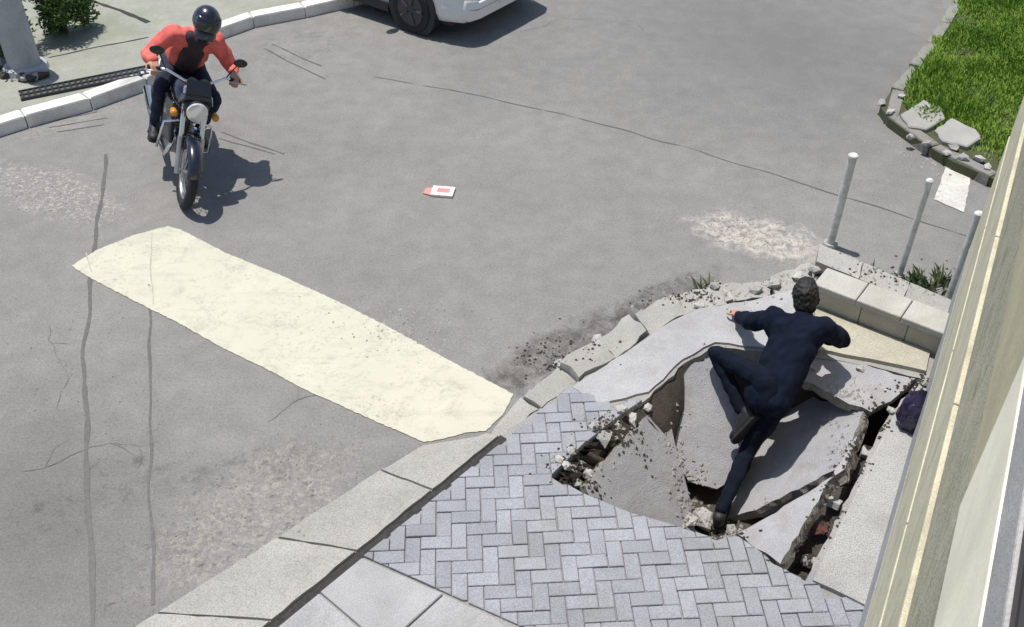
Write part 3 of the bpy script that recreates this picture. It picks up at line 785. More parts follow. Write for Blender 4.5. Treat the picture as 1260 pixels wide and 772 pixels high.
# stout round post
p = W(32, 84)
po = empty('concrete_post', (p.x, p.y, SW-0.01))
MB().tube([(0,0,-.3),(0,0,.6),(0,0,1.45),(0,0,1.5)], [.165,.16,.155,.13], 24).build('shaft', M['pole_concrete'], po, True, auto=40)
MB().tube([(0,0,-.02),(0,0,.05),(0,0,.07)], [.24,.22,.17], 24).build('collar', M['pole_concrete'], po, True, auto=30)
MB().tube([(0,0,1.05),(0,0,1.10)], [.166,.166], 24).build('steel_band', M['galvanised'], po, True, auto=30)
tag(po, 'stout round grey concrete post between two shrubs on the far pavement', 'post')
for i in range(9):
    o = link('rubble_stone', chunk_mesh(300+i, rng.uniform(.05,.09)), M['rubble'] if i % 3 == 0 else M['soil']); a = rng.uniform(2.6, 5.6)
    o.location = (p.x + math.cos(a)*rng.uniform(.24,.42), p.y + math.sin(a)*rng.uniform(.22,.34), SW+.02)
    tag(o, 'lump of broken concrete or soil at the foot of the stout concrete post', 'rubble', 'lumps at the post foot')
# shrubs
def shrub(x, y, z, rx, ry, h, n, m, label, seed, size=0.06, name='shrub'):
    rnd = random.Random(seed); o = empty(name, (x, y, z)); mb = MB(); st = MB()
    lobes = [(Vector((rnd.uniform(-.55,.55)*rx, rnd.uniform(-.55,.55)*ry, h*rnd.uniform(.14,.8))), rnd.uniform(.38,.62)) for _ in range(16)]
    for c, s in lobes[:7]: st.tube([(c.x*.15, c.y*.15, 0), (c.x*.6, c.y*.6, c.z*.6), tuple(c)], [.018,.012,.006], 5)
    for _ in range(n):
        c, s = rnd.choice(lobes); d = Vector((rnd.gauss(0,1), rnd.gauss(0,1), rnd.gauss(0,1))).normalized() * (rnd.random()**0.45)
        p = c + Vector((d.x*rx*s, d.y*ry*s, d.z*h*.42*s*1.3))
        if p.z < 0.02: p.z = rnd.uniform(.02, .12)
        a = Vector((rnd.gauss(0,1), rnd.gauss(0,1), rnd.gauss(.3,.6))).normalized(); b = a.cross(Vector((rnd.gauss(0,1), rnd.gauss(0,1), rnd.gauss(0,1)))).normalized()
        L = size*rnd.uniform(.6,1.3); wd = L*.42; nn = a.cross(b)*L*.12
        mb.add([p, p+a*L*.5+b*wd*.5+nn, p+a*L, p+a*L*.5-b*wd*.5+nn], [(0,1,2,3)])
    mb.build('crown', m, o, fix=False); st.build('trunk', M['bark'], o)
    return tag(o, label, 'shrub')
q = W(78, 44); shrub(q.x, q.y+.1, SW, .34, .36, .95, 9000, M['leaf_mid'], 'dense mid-green leafy shrub beside the stout concrete post', 1)
q = W(-8, 76); shrub(q.x, q.y+.1, SW, .38, .45, 1.1, 8000, M['leaf_bright'], 'bright yellow-green leafy shrub beside the stout concrete post', 2)

# ------------------------------------------------------------------ grassy corner of the next block
GR_PX = [(1196,-40),(1150,40),(1112,88),(1084,128),(1095,143),(1135,172),(1175,196),(1222,216),(1300,250)]
gp = [W(*p) for p in GR_PX] + [Vector((12, 6)), Vector((40, 20)), Vector((40, 60)), Vector((16, 40))]
if area(gp) < 0: gp.reverse()
verge = tag(raised('verge_soil', gp, 0.09, M['verge_earth']), kind='structure')
GI = [W(*p) for p in ((1203,-40),(1161,40),(1126,92),(1110,124),(1140,150),(1186,174),(1225,202),(1300,226))] + [Vector((8.5, 6.4)), Vector((9.5, 13.5))]
def grass():
    rnd = random.Random(3); mb = MB(); n = 0
    xs = [p.x for p in GI]; ys = [p.y for p in GI]
    while n < 120000:
        p = Vector((rnd.uniform(min(xs), max(xs)), rnd.uniform(min(ys), max(ys))))
        d = noise.noise((p.x*2.2, p.y*2.2, 1)); 
        pj = p + Vector((noise.noise((p.x*5, p.y*5, 7)), noise.noise((p.x*5, p.y*5, 9))))*0.12
        if not inside(pj, GI): continue
        n += 1
        if rnd.random() < .05 - d*.4: continue
        h = rnd.uniform(.035, .085)*(1 + .9*d); a = rnd.uniform(0, 6.28); L = h*rnd.uniform(.3,.9); wd = rnd.uniform(.004,.009)
        dx, dy = math.cos(a), math.sin(a)
        mb.add([(p.x-dy*wd, p.y+dx*wd, .085), (p.x+dy*wd, p.y-dx*wd, .085), (p.x+dx*L*.4+dy*wd*.6, p.y+dy*L*.4-dx*wd*.6, .09+h*.7), (p.x+dx*L, p.y+dy*L, .09+h)], [(0,1,2),(0,2,3)])
    o = mb.build('grass', M['grass_blade'], fix=False)
    return tag(o, 'bright green grass growing on the corner verge', 'grass', kind='stuff')
grass()
def tufts():
    rnd = random.Random(8); mb = MB()
    spots = [(1060,338),(1075,345),(1090,352),(1120,352),(1135,360),(1150,365),(1128,345),(1155,352),(865,358),(1160,345)]
    for s in spots:
        c = GG(*s)
        for _ in range(26):
            p = c + Vector((rnd.gauss(0,.04), rnd.gauss(0,.035))); h = rnd.uniform(.04,.12); a = rnd.uniform(0,6.28); L = h*rnd.uniform(.4,1.2); wd = .008; dx, dy = math.cos(a), math.sin(a)
            mb.add([(p.x-dy*wd, p.y+dx*wd, 0), (p.x+dy*wd, p.y-dx*wd, 0), (p.x+dx*L*.5+dy*wd, p.y+dy*L*.5-dx*wd, h*.7), (p.x+dx*L, p.y+dy*L, h)], [(0,1,2),(0,2,3)])
    return tag(mb.build('weeds', M['weed'], fix=False), 'low weeds sprouting along the kerb between the metal posts', 'weeds', kind='stuff')
tufts()
vk = tag(empty('verge_kerb'), kind='structure')
vl = [W(*p) for p in GR_PX[:8]]
for i in range(9):
    Lv = plen(vl); s0, s1 = Lv*i/9, Lv*(i+1)/9-.02
    a, b = poly_at(vl, s0), poly_at(vl, s1); d = (b-a).normalized(); nn = Vector((-d.y, d.x))
    if i >= 5: j = rng.uniform(-.02,.02)
    else: j = 0
    c = (a+b)/2; hl = (b-a).length/2
    o = MB().prism([Vector((-hl,-.06)), Vector((hl,-.06)), Vector((hl,.06)), Vector((-hl,.06))], -.03, .115, .012).build('kerb_stone', M['old_kerb'], vk)
    o.location = (c.x+nn.x*.05, c.y+nn.y*.05, j); o.rotation_euler = (j*3, j*2, math.atan2(d.y, d.x)+j*2)
for i, (pxs, lab) in enumerate(((((1108,142),(1135,128),(1158,138),(1162,150),(1140,160),(1118,156)), 'pale broken concrete plate at the tip of the grassy corner'),
                                (((1150,162),(1170,150),(1200,164),(1206,174),(1190,182),(1160,174)), 'pale broken concrete plate sunk in the grass edge'))):
    q = [W(*p) for p in pxs]; c = sum(q, Vector((0,0)))/len(q); q = [p-c for p in q]
    if area(q) < 0: q.reverse()
    o = MB().prism(resample(q, .06, .01, i), -.04, .05, .01).build('concrete_plate', M['kerb_concrete']); o.location = (c.x, c.y, .10); o.rotation_euler = (.06, -.08, 0)
    tag(o, lab, 'slab')
for i, (px, py, r) in enumerate(((1140,176,.06),(1165,188,.05),(1185,194,.07),(1205,196,.06),(1215,206,.05),(1095,138,.05),(1085,126,.05),(1110,118,.05),(1120,168,.05),(1175,182,.05))):
    o = link('rubble_stone', chunk_mesh(400+i, r), M['rubble']); o.location = G(px, py, .12); o.rotation_euler = (rng.uniform(-.5,.5), .2, rng.uniform(0,6))
    tag(o, 'small broken concrete lump along the kerb of the grassy corner', 'rubble', 'rubble on the grassy corner')

# ------------------------------------------------------------------ metal posts
for i, (px, py, h, lab, tx, ty) in enumerate(((1021,302,.82,'thick grey metal post farthest from the cream house',-.01,.02),(1106,341,.88,'thin grey metal post between two others at the kerb',.03,.0),(1166,371,.78,'grey metal post right against the corner of the cream house',.0,.01))):
    g = G(px, py); o = empty('metal_post', (g.x, g.y, 0)); o.rotation_euler = (tx, ty, 0)
    r = (.034,.024,.030)[i]
    MB().tube([(0,0,-.1),(0,0,h*.5),(0,0,h)], r, 14).build('shaft', M['galvanised'], o, True, auto=40)
    MB().tube([(0,0,h+.0005),(0,0,h+.02),(0,0,h+.032)], [r*1.15,r*1.15,r*.7], 14).build('cap', M['galvanised'], o, True, auto=30)
    MB().tube([(0,0,.001),(0,0,.03)], [r*1.9,r*1.7], 14).build('footing', M['rough_concrete'], o, True, auto=30)
    tag(o, lab, 'post', 'metal posts along the side street kerb')

# ------------------------------------------------------------------ house whose facade carries the viewpoint
house = empty('house', (CORNER.x, CORNER.y, 0)); house.rotation_euler = (0, 0, math.atan2(-WA.y, -WA.x))
# local x runs from the corner back along the facade, local -y ... sign fixed so that y>0 is towards the street
def hp(name, x0, x1, o0, o1, z0, z1, m, bv=0.006):
    s = -1 if (Matrix.Rotation(math.atan2(-WA.y, -WA.x), 2) @ Vector((0,1))).dot(WN) < 0 else 1
    ys = sorted((s*o0, s*o1)); o = MB().box((x0, ys[0], z0), (x1, ys[1], z1)).build(name, M[m], house)
    if bv: bevel(o, bv)
    return o
hp('wall', 0.05, 12, -5, -0.035, -0.1, 7.5, 'stained_stone', 0)
hp('plinth', 0.0, 12, -0.03, 0.0, -0.1, 0.62, 'rough_concrete')
for i in range(10):
    hp('lower_render', i*1.21, i*1.21 + 1.202, -0.03, -0.002, 0.635, 1.50, 'cream_render')
for i in range(10):
    hp('middle_render', 0.01 + i*1.21, 0.01 + i*1.21 + 1.202, -0.03, -0.006, 1.53, 2.19, 'cream_render')
for i in range(10):
    hp('stone_band', 0.01 + i*1.21, 0.01 + i*1.21 + 1.202, -0.034, -0.02, 2.24, 2.93, 'stained_stone')
hp('shaded_band', 0.0, 4.88, -0.034, -0.012, 2.955, 3.435, 'shaded_render')  # far stretch of the cream band, its shade painted in as tan
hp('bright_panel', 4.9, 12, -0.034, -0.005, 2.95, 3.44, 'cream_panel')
hp('upper_band', 0.0, 12, -0.034, -0.006, 3.452, 3.60, 'grey_render')
for i in range(8):
    z = 3.612 + i*0.05
    hp('louvre_slat', 3.0, 6.45, -0.033, -0.011, z, z+0.032, 'black_plastic', 0)
hp('louvre_backing', 2.98, 6.47, -0.0345, -0.031, 3.602, 4.02, 'tar', 0)
hp('roof', -0.3, 12.3, -5.3, 0.16, 7.5, 7.7, 'grey_render')
tag(house, 'cream rendered house front with plinth and horizontal bands beside the pavement', 'house')

# dark bag by the wall
g = wallat(2.0, 0.12); g = W(1120, 526)
def bag():
    bm = bmesh.new(); bmesh.ops.create_icosphere(bm, subdivisions=4, radius=1)
    for v in bm.verts:
        d = v.co.normalized(); k = 1 + .22*noise.noise(d*2.3) + .06*noise.noise(d*9)
        v.co = Vector((d.x*.10*k, d.y*.09*k, max(-.11, d.z*.17*k)))
        if d.z > .8: v.co.x *= .5; v.co.y *= .5; v.co.z += .03
    me = bpy.data.meshes.new('plastic_bag'); bm.to_mesh(me); bm.free()
    o = link('plastic_bag', me, M['purple_plastic']); o.location = (g.x, g.y, SW+.015+.11)
    tag(o, 'small dark purple tied bag standing on the concrete strip against the house', 'bag')
bag()

# litter
g = G(545, 238); lit = empty('litter_packet', (g.x, g.y, 0), R(-8))
bevel(MB().box((-.10,-.075,.003),(.10,.075,.028)).build('carton', M['paper_white'], lit), .004)
MB().box((-.05,-.03,.0285),(.06,.035,.030)).build('print', M['paper_pink'], lit)
MB().prism([Vector((-.17,-.04)), Vector((-.101,-.06)), Vector((-.101,.06)), Vector((-.16,.05))], .003, .012).build('flap', M['paper_pink'], lit)
tag(lit, 'flattened white and pink packet lying on the open asphalt', 'litter')

# ------------------------------------------------------------------ people
def remesh(mb, name, voxel, m, parent=None, smooth_it=6, wrinkle=0.0, wscale=18, keep=None):
    me = mb.mesh(name, fix=True); t = bpy.data.objects.new('tmp', me); col.objects.link(t)
    r = t.modifiers.new('r', 'REMESH'); r.mode = 'VOXEL'; r.voxel_size = voxel
    s = t.modifiers.new('s', 'SMOOTH'); s.iterations = smooth_it; s.factor = 0.5
    dg = bpy.context.evaluated_depsgraph_get(); me2 = bpy.data.meshes.new_from_object(t.evaluated_get(dg), depsgraph=dg)
    bpy.data.objects.remove(t); bpy.data.meshes.remove(me); me2.name = name
    if wrinkle:
        ns_ = [v.normal.copy() for v in me2.vertices]
        for v, nn in zip(me2.vertices, ns_):
            v.co += nn * wrinkle * (noise.noise(v.co*wscale) + .6*noise.noise(Vector((v.co.x*wscale*2.3, v.co.y*wscale*2.3, v.co.z*wscale*1.1))))
    me2.materials.clear(); me2.materials.append(m)
    for p in me2.polygons: p.use_smooth = True
    return link(name, me2, None, parent)
def basis(f, u):
    f = Vector(f).normalized(); u = Vector(u); u = (u - f*u.dot(f)).normalized(); l = u.cross(f)
    return Matrix((f, l, u)).transposed()       # columns: forward, left, up
def head(mb, c, B, s=1.0):
    E = lambda p: Vector(c) + B @ (Vector(p)*s)
    mb.ball(E((-.01,0,.035)), .098*s, .078*s, .095*s, B)
    mb.ball(E((.02,0,-.045)), .072*s, .06*s, .075*s, B)
    mb.capsule(E((.075,0,.02)), .012*s, E((.098,0,-.025)), .015*s)
    mb.capsule(E((.07,-.03,.03)), .016*s, E((.07,.03,.03)), .016*s)
    mb.capsule(E((.075,-.018,-.062)), .011*s, E((.075,.018,-.062)), .011*s)
    mb.ball(E((.068,0,-.095)), .025*s, .028*s, .02*s, B)
    for sd_ in (-1, 1): mb.ball(E((-.005, sd_*.078, -.01)), .02*s, .01*s, .032*s, B)
def hand(mb, wpt, d, nrm, side, curl=0.5):
    d = Vector(d).normalized(); nrm = Vector(nrm); nrm = (nrm - d*nrm.dot(d)).normalized(); l = nrm.cross(d)*side   # l towards the thumb
    wpt = Vector(wpt)
    for k in range(4):
        o_ = (-.03 + .02*k)
        mb.capsule(wpt + l*o_*.6, .017, wpt + d*.085 + l*o_, .014)
    for k, L in enumerate((.06, .075, .08, .072)):
        o_ = (-.032 + .0215*k); b0 = wpt + d*.088 + l*o_
        b1 = b0 + (d*math.cos(curl*.6) - nrm*math.sin(curl*.6))*L*.5; b2 = b1 + (d*math.cos(curl*1.7) - nrm*math.sin(curl*1.7))*L*.5
        mb.capsule(b0, .0095, b1, .009); mb.capsule(b1, .009, b2, .0075)
    t0 = wpt + d*.03 + l*.03; t1 = t0 + (d*.6 + l*.7 - nrm*.3*curl).normalized()*.045; t2 = t1 + (d*.95 + l*.15 - nrm*.5*curl).normalized()*.035
    mb.capsule(t0, .013, t1, .011); mb.capsule(t1, .0105, t2, .009)

def person(name, J, fwd, faceB, headc, mats, handdirs, shoe_dirs, label, hairy=True, vest=False):
    root = empty(name, tuple(J['root'])); org = Vector(J['root'])
    Q = {k: Vector(v) - org for k, v in J.items()}
    hc = Vector(headc) - org
    b = MB(); head(b, hc, faceB)
    b.capsule(Q['neck'], .052, hc - faceB @ Vector((.015,0,.05)), .05)
    b.capsule(Q['pel'], .075, Q['chest'], .08); b.capsule(Q['chest'], .08, Q['neck'], .045)
    for s in 'LR':
        b.capsule(Q['sh'+s], .055, Q['el'+s], .042); b.capsule(Q['el'+s], .042, Q['ha'+s], .027)
        b.capsule(Q['chest'], .075, Q['sh'+s], .05)
        b.capsule(Q['hip'+s], .06, Q['knee'+s], .036); b.capsule(Q['knee'+s], .036, Q['ank'+s], .026)
        d, nn = handdirs[s]; hand(b, Q['ha'+s], d, nn, 1 if s == 'L' else -1, 0.9 if name == 'rider' else .5)
    b.capsule(Q['hipL'], .07, Q['hipR'], .07)
    body = remesh(b, 'body', .0075, M['skin'], root, 4)
    # jacket
    j = MB(); up = (Q['neck']-Q['pel']).normalized(); lat = (Q['shL']-Q['shR']).normalized()
    for w_ in (-1, 0, 1):
        j.capsule(Q['pel']+lat*.05*w_ - up*.02, .108, Q['chest']+lat*.06*w_, .11)
        j.capsule(Q['chest']+lat*.06*w_, .11, Q['neck']-up*.07+lat*.06*w_, .088)
    j.capsule(Q['neck']+up*.025, .066, Q['neck']-up*.06, .09)
    for s in 'LR':
        j.capsule(Q['neck']-up*.05, .075, Q['sh'+s], .08)
        j.capsule(Q['chest'], .11, Q['sh'+s], .082)
        j.capsule(Q['sh'+s], .08, Q['el'+s], .06); wr = Q['el'+s].lerp(Q['ha'+s], .95)
        j.capsule(Q['el'+s], .06, wr, .043)
    jk = remesh(j, 'jacket', .009, M[mats['jacket']], root, 4, .017, 9)
    if vest:
        v = MB(); ff = Vector(fwd)
        for w_ in (-1, 0, 1):
            v.capsule(Q['pel']+lat*.025*w_ + ff*.075 + up*.04, .085, Q['chest']+lat*.025*w_ + ff*.078, .085)
        v.capsule(Q['chest']+ff*.078, .085, Q['neck']-up*.06+ff*.055, .062)
        for s in 'LR': v.capsule(Q['chest']+ff*.075, .07, Q['neck'].lerp(Q['sh'+s], .3)-up*.02+ff*.03, .06)
        remesh(v, 'shirt_front', .009, M['dark_vest'], root, 4, .005, 9)
    t = MB()
    for s in 'LR':
        t.capsule(Q['pel']-up*.03, .105, Q['hip'+s], .098)
        t.capsule(Q['hip'+s], .09, Q['knee'+s], .058); t.capsule(Q['knee'+s], .057, Q['knee'+s].lerp(Q['ank'+s], .95), .044)
    remesh(t, 'trousers', .008, M[mats['trousers']], root, 4, .011, 11)
    for s in 'LR':
        sh = MB(); d, u = (Vector(x).normalized() for x in shoe_dirs[s]); a = Q['ank'+s]; B = basis(d, u)
        E = lambda p: a + B @ Vector(p)
        sh.capsule(E((-.035,0,-.02)), .045, E((-.04,0,-.06)), .04); sh.capsule(E((-.04,0,-.06)), .04, E((.10,0,-.068)), .038)
        sh.capsule(E((.0,0,-.03)), .045, E((.10,0,-.064)), .036); sh.ball(E((.13,0,-.07)), .065, .046, .032, B)
        sh.box((-.085,-.04,-.105),(.19,.04,-.09), None) if False else None
        so = remesh(sh, 'shoe', .008, M['shoe'], root, 4)
        sl_ = MB(); pts = [(-.085,-.03),(-.06,-.04),(.04,-.042),(.13,-.05),(.18,-.035),(.195,0),(.18,.035),(.13,.05),(.04,.042),(-.06,.04),(-.085,.03)]
        vs_ = [E((x, y, -.112)) for x, y in pts] + [E((x, y, -.092)) for x, y in pts]; k = len(pts)
        sl_.add(vs_, [tuple(range(k)), tuple(k+i for i in range(k))] + [(i, (i+1)%k, k+(i+1)%k, k+i) for i in range(k)]); sl_.build('sole', M['tyre'], so)
    if hairy:
        h = MB(); E = lambda p: hc + faceB @ Vector(p)
        h.ball(E((-.022,0,.05)), .1, .087, .095, faceB); h.ball(E((-.055,0,-.01)), .072, .078, .09, faceB); h.ball(E((.03,0,.1)), .055, .06, .035, faceB)
        for s_ in (-1,1): h.capsule(E((-.01, s_*.075, .03)), .015, E((-.02, s_*.075, -.03)), .012)
        remesh(h, 'hair', .007, M['hair'], root, 3, .009, 45)
    for s_ in (-1, 1):
        MB().ball(hc + faceB @ Vector((.068, s_*.031, .0)), .012).build('eye', M['eye'], root, True)
    tag(root, label, 'person')
    return root, hc

# person clambering out of the pit
J = dict(ankR=G(886,630,-.5), kneeR=(1.61,4.743,-.30), hipR=(1.767,4.83,.05), pel=(1.712,4.835,.135), chest=(1.868,5.06,.365), neck=(1.944,5.205,.475),
         hipL=(1.685,4.875,.225), kneeL=(1.402,5.187,.20), ankL=(1.565,4.865,-.06), shL=(1.765,5.245,.455), shR=(2.055,5.075,.51),
         elL=(1.66,5.40,.30), haL=(1.64,5.60,.19), elR=(2.225,5.15,.35), haR=(2.10,5.34,.24))
J['root'] = (1.39, 4.39, -.60)
B = basis((.35,.9,-.15), (-.1,.35,.93))
person('person', J, (.4,.7,-.5), B, (1.985,5.325,.575), dict(jacket='navy_cloth', trousers='navy_trousers'),
       {'L': ((-.05,.95,-.25), (0,.2,1)), 'R': ((-.1,.95,-.25), (0,.2,1))},
       {'R': ((.35,.9,.1), (-.1,0,1)), 'L': ((-.45,-.05,-.85), (-.35,.9,.1))},
       'person in dark navy clothes sprawling forwards out of the collapsed pavement', True)

# ------------------------------------------------------------------ motorcycle (local x forward, y left, z up)
def wheel(parent, name, x, r, wd):
    wr = MB().tube([(x,-.05,r),(x,.05,r)], .045, 14).build(name, M['alloy'], parent, True, auto=40)
    MB().ring((x,0,r), (0,1,0), r-wd*.8, wd*.8, 40, 10, 1.0).build('tyre', M['tyre'], wr, True)
    MB().ring((x,0,r), (0,1,0), r-wd*1.65, .013, 40, 8, 2.2).build('rim', M['alloy'], wr, True)
    for k in range(16):
        a = 2*math.pi*k/16; b_ = a + (.22 if k % 2 else -.22); sy = .035 if k % 2 else -.035; rr = r-wd*1.68
        MB().tube([(x+math.cos(b_)*.04, sy, r+math.sin(b_)*.04), (x+math.cos(a)*rr, sy*.2, r+math.sin(a)*rr)], .0028, 5).build('spoke', M['chrome'], wr)
    MB().tube([(x,.056,r),(x,.060,r)], .11, 24).build('brake_disc', M['alloy'], wr, True, auto=40)
    return wr
FW = G(224, 252)
def moto():
    hd = Vector((0.38, -0.925)); ang = math.atan2(hd.y, hd.x)
    rear = Vector((FW.x, FW.y)) - hd*.65
    o = empty('motorcycle', (rear.x, rear.y, 0)); LEAN = R(-20)
    o.rotation_euler = (LEAN, 0, ang)
    wheel(o, 'front_wheel', .65, .30, .055); wheel(o, 'rear_wheel', -.65, .30, .062)
    for s in (-1, 1):
        MB().tube([(.65,s*.085,.30),(.555,s*.085,.60)], .028, 12).build('fork_slider', M['alloy'], o, True, auto=40)
        MB().tube([(.57,s*.085,.55),(.43,s*.085,1.0)], .02, 12).build('fork_tube', M['chrome'], o, True, auto=40)
        MB().tube([(-.65,s*.075,.30),(-.1,s*.075,.40)], .02, 10).build('swingarm', M['black_plastic'], o, True)
        MB().tube([(-.55,s*.12,.38),(-.42,s*.13,.75)], [.03,.035], 12).build('shock_absorber', M['chrome'], o, True)
        MB().tube([(-.05,s*.12,.33),(-.05,s*.25,.32)], .014, 8).build('footpeg', M['tyre'], o, True)
        MB().box((-.5,s*.10-.02,.52),(-.12,s*.10+.02,.72)).build('side_panel', M['navy_paint'], o)
        MB().capsule((.50,s*.17,.80), .028, (.54,s*.17,.80), .032).build('indicator', M['amber'], o, True)
    MB().tube([(.43,-.1,.98),(.43,.1,.98)], .025, 10).build('upper_clamp', M['alloy'], o, True)
    # frame
    f = MB(); f.tube([(.42,0,.95),(.30,0,.55),(.20,0,.28),(-.15,0,.28),(-.2,0,.7)], .02, 8); f.tube([(.42,0,.92),(.05,0,.82),(-.3,0,.72),(-.75,0,.78)], .018, 8); f.build('frame', M['black_plastic'], o, True)
    # front fender
    vs_ = []; fs = []
    for i in range(13):
        a = R(20 + i*11)
        for k in range(5):
            q = (k-2)/2; rr = .335 - .028*q*q; vs_.append((.65+math.cos(a)*rr, q*.062, .30+math.sin(a)*rr))
    for i in range(12):
        for k in range(4): fs.append((i*5+k, i*5+k+1, i*5+k+6, i*5+k+5))
    fe = MB().add(vs_, fs).build('front_fender', M['navy_paint'], o, True); sm = fe.modifiers.new('s', 'SOLIDIFY'); sm.thickness = .006
    vs_ = []; fs = []
    for i in range(13):
        a = R(60 + i*10)
        for k in range(5):
            q = (k-2)/2; rr = .36 - .03*q*q; vs_.append((-.65+math.cos(a)*rr, q*.075, .30+math.sin(a)*rr))
    for i in range(12):
        for k in range(4): fs.append((i*5+k, i*5+k+1, i*5+k+6, i*5+k+5))
    fe = MB().add(vs_, fs).build('rear_fender', M['black_plastic'], o, True); sm = fe.modifiers.new('s', 'SOLIDIFY'); sm.thickness = .006
    # tank, seat, engine
    t = MB(); t.ball((.17,0,.83), .27, .145, .125); t.ball((.02,0,.80), .18, .12, .10); t.build('fuel_tank', M['navy_paint'], o, True)
    MB().tube([(.22,0,.955),(.22,0,.972)], .035, 14).build('tank_cap', M['chrome'], o, True, auto=40)
    s_ = MB(); secs = []
    for x, hw, zt, zb in ((-.02,.09,.80,.74),(-.12,.12,.80,.72),(-.35,.135,.80,.71),(-.5,.13,.85,.74),(-.72,.12,.87,.77),(-.80,.09,.86,.79)):
        secs.append([(x,-hw,zb),(x,-hw,zt-.03),(x,-hw*.8,zt),(x,hw*.8,zt),(x,hw,zt-.03),(x,hw,zb)])
    bevel(s_.loft(secs).build('seat', M['seat_vinyl'], o, True, auto=60), .012)
    e = MB().box((-.12,-.12,.27),(.22,.12,.48)); eng = bevel(e.build('engine', M['alloy'], o), .03, 3)
    for k in range(7): MB().box((.02,-.075,.485+k*.025),(.20,.075,.497+k*.025)).build('cooling_fin', M['alloy'], eng)
    MB().tube([(.02,.121,.36),(.02,.15,.36)], .085, 20).build('clutch_cover', M['chrome'], eng, True, auto=40)
    MB().tube([(.18,-.05,.5),(.30,-.09,.42),(.24,-.13,.26),(-.1,-.14,.24),(-.35,-.15,.27),(-.9,-.16,.36)], [.02,.02,.022,.024,.035,.042], 12).build('exhaust', M['chrome'], o, True)
    # front end
    hl = MB(); hl.ball((.53,0,.86), .085, .105, .10); hl.build('headlight', M['black_plastic'], o, True)
    MB().tube([(.60,0,.855),(.62,0,.853),(.628,0,.852)], [.088,.085,.05], 22).build('lens', M['lamp_clear'], bpy.data.objects[hl and 'headlight'], True, auto=50)
    cow = MB(); cow.loft([[(.48,-.13,.96),(.48,-.15,.86),(.48,.15,.86),(.48,.13,.96)], [(.56,-.10,.985),(.575,-.115,.95),(.575,.115,.95),(.56,.10,.985)], [(.47,-.09,1.09),(.475,-.10,1.08),(.475,.10,1.08),(.47,.09,1.09)]]); bevel(cow.build('fly_screen', M['navy_paint'], o), .01)
    for s in (-1, 1): MB().tube([(.44,s*.05,1.03),(.47,s*.05,1.06)], .045, 16).build('gauge', M['black_plastic'], o, True, auto=40)
    hb = MB(); hb.tube([(.26,-.37,1.05),(.33,-.24,1.08),(.40,-.10,1.04),(.41,0,1.03),(.40,.10,1.04),(.33,.24,1.08),(.26,.37,1.05)], .012, 8); hbo = hb.build('handlebar', M['chrome'], o, True)
    for s in (-1, 1):
        MB().tube([(.255,s*.385,1.048),(.305,s*.285,1.068)], .018, 10).build('grip', M['tyre'], hbo, True)
        MB().tube([(.36,s*.27,1.065),(.34,s*.42,1.055)], .006, 6).build('lever', M['alloy'], hbo, True)
        MB().tube([(.31,s*.25,1.08),(.33,s*.31,1.20)], .006, 6).build('mirror_stem', M['black_plastic'], hbo, True)
        MB().ball((.33,s*.34,1.235), .014, .06, .038).build('mirror', M['black_plastic'], hbo, True)
    for s in (-1, 1):
        sh_ = MB().loft([[(.34,s*.10,.42),(.34,s*.13,.42),(.34,s*.15,.80),(.34,s*.12,.80)], [(.18,s*.13,.40),(.18,s*.17,.40),(.20,s*.20,.82),(.20,s*.17,.82)], [(.08,s*.15,.46),(.08,s*.175,.46),(.10,s*.205,.76),(.10,s*.185,.76)]])
        bevel(sh_.build('leg_shield', M['navy_paint'], o), .008)
        MB().tube([(.42,s*.03,.98),(.50,s*.10,.92),(.47,s*.13,.78),(.30,s*.06,.62)], .006, 6).build('control_cable', M['tyre'], o, True)
    MB().tube([(.30,-.22,.36),(.34,-.20,.62),(.33,0,.66),(.34,.20,.62),(.30,.22,.36),(.28,0,.30)], .012, 8).build('crash_bar', M['chrome'], o, True)
    MB().box((-.985,-.05,.62),(-.95,.05,.70)).build('tail_light', M['lamp_red'], o)
    MB().tube([(-.06,.12,.28),(-.16,.22,.0)], .011, 8).build('side_stand', M['black_plastic'], o) if False else None
    tag(o, 'dark motorcycle with silver forks leaning as it turns on the road', 'motorcycle')
    bpy.context.view_layer.update()
    return o
mt = moto()
Mw = mt.matrix_world.copy()
def mp(x, y, z): return Mw @ Vector((x, y, z))
def md(x, y, z): return Mw.to_3x3() @ Vector((x, y, z))
Jr = dict(pel=(-.28,0,.92), chest=(-.07,0,1.17), neck=(.07,.02,1.33), hipL=(-.27,.1,.89), hipR=(-.27,-.1,.89), kneeL=(.12,.24,.78), kneeR=(.12,-.24,.78),
          ankL=(-.06,.2,.42), ankR=(-.06,-.2,.42), shL=(.02,.18,1.27), shR=(.02,-.18,1.27), elL=(.03,.355,1.07), elR=(.03,-.355,1.07), haL=(.205,.335,1.09), haR=(.205,-.335,1.09))
Jw = {k: mp(*v) for k, v in Jr.items()}; Jw['root'] = mp(-.3, 0, .82)
HB = basis(md(.96, .22, -.18), md(.18, .12, .97))
rid, hc = person('rider', Jw, md(1,0,0), HB, mp(.17, .04, 1.47), dict(jacket='red_cloth', trousers='denim'),
       {'L': (md(.85,-.1,-.2), md(.15,0,1)), 'R': (md(.85,.1,-.2), md(.15,0,1))}, {'L': (md(1,.1,-.05), md(0,0,1)), 'R': (md(1,-.1,-.05), md(0,0,1))},
       'person in open red jacket and dark helmet riding the motorcycle', False, True)
rid.name = 'person'
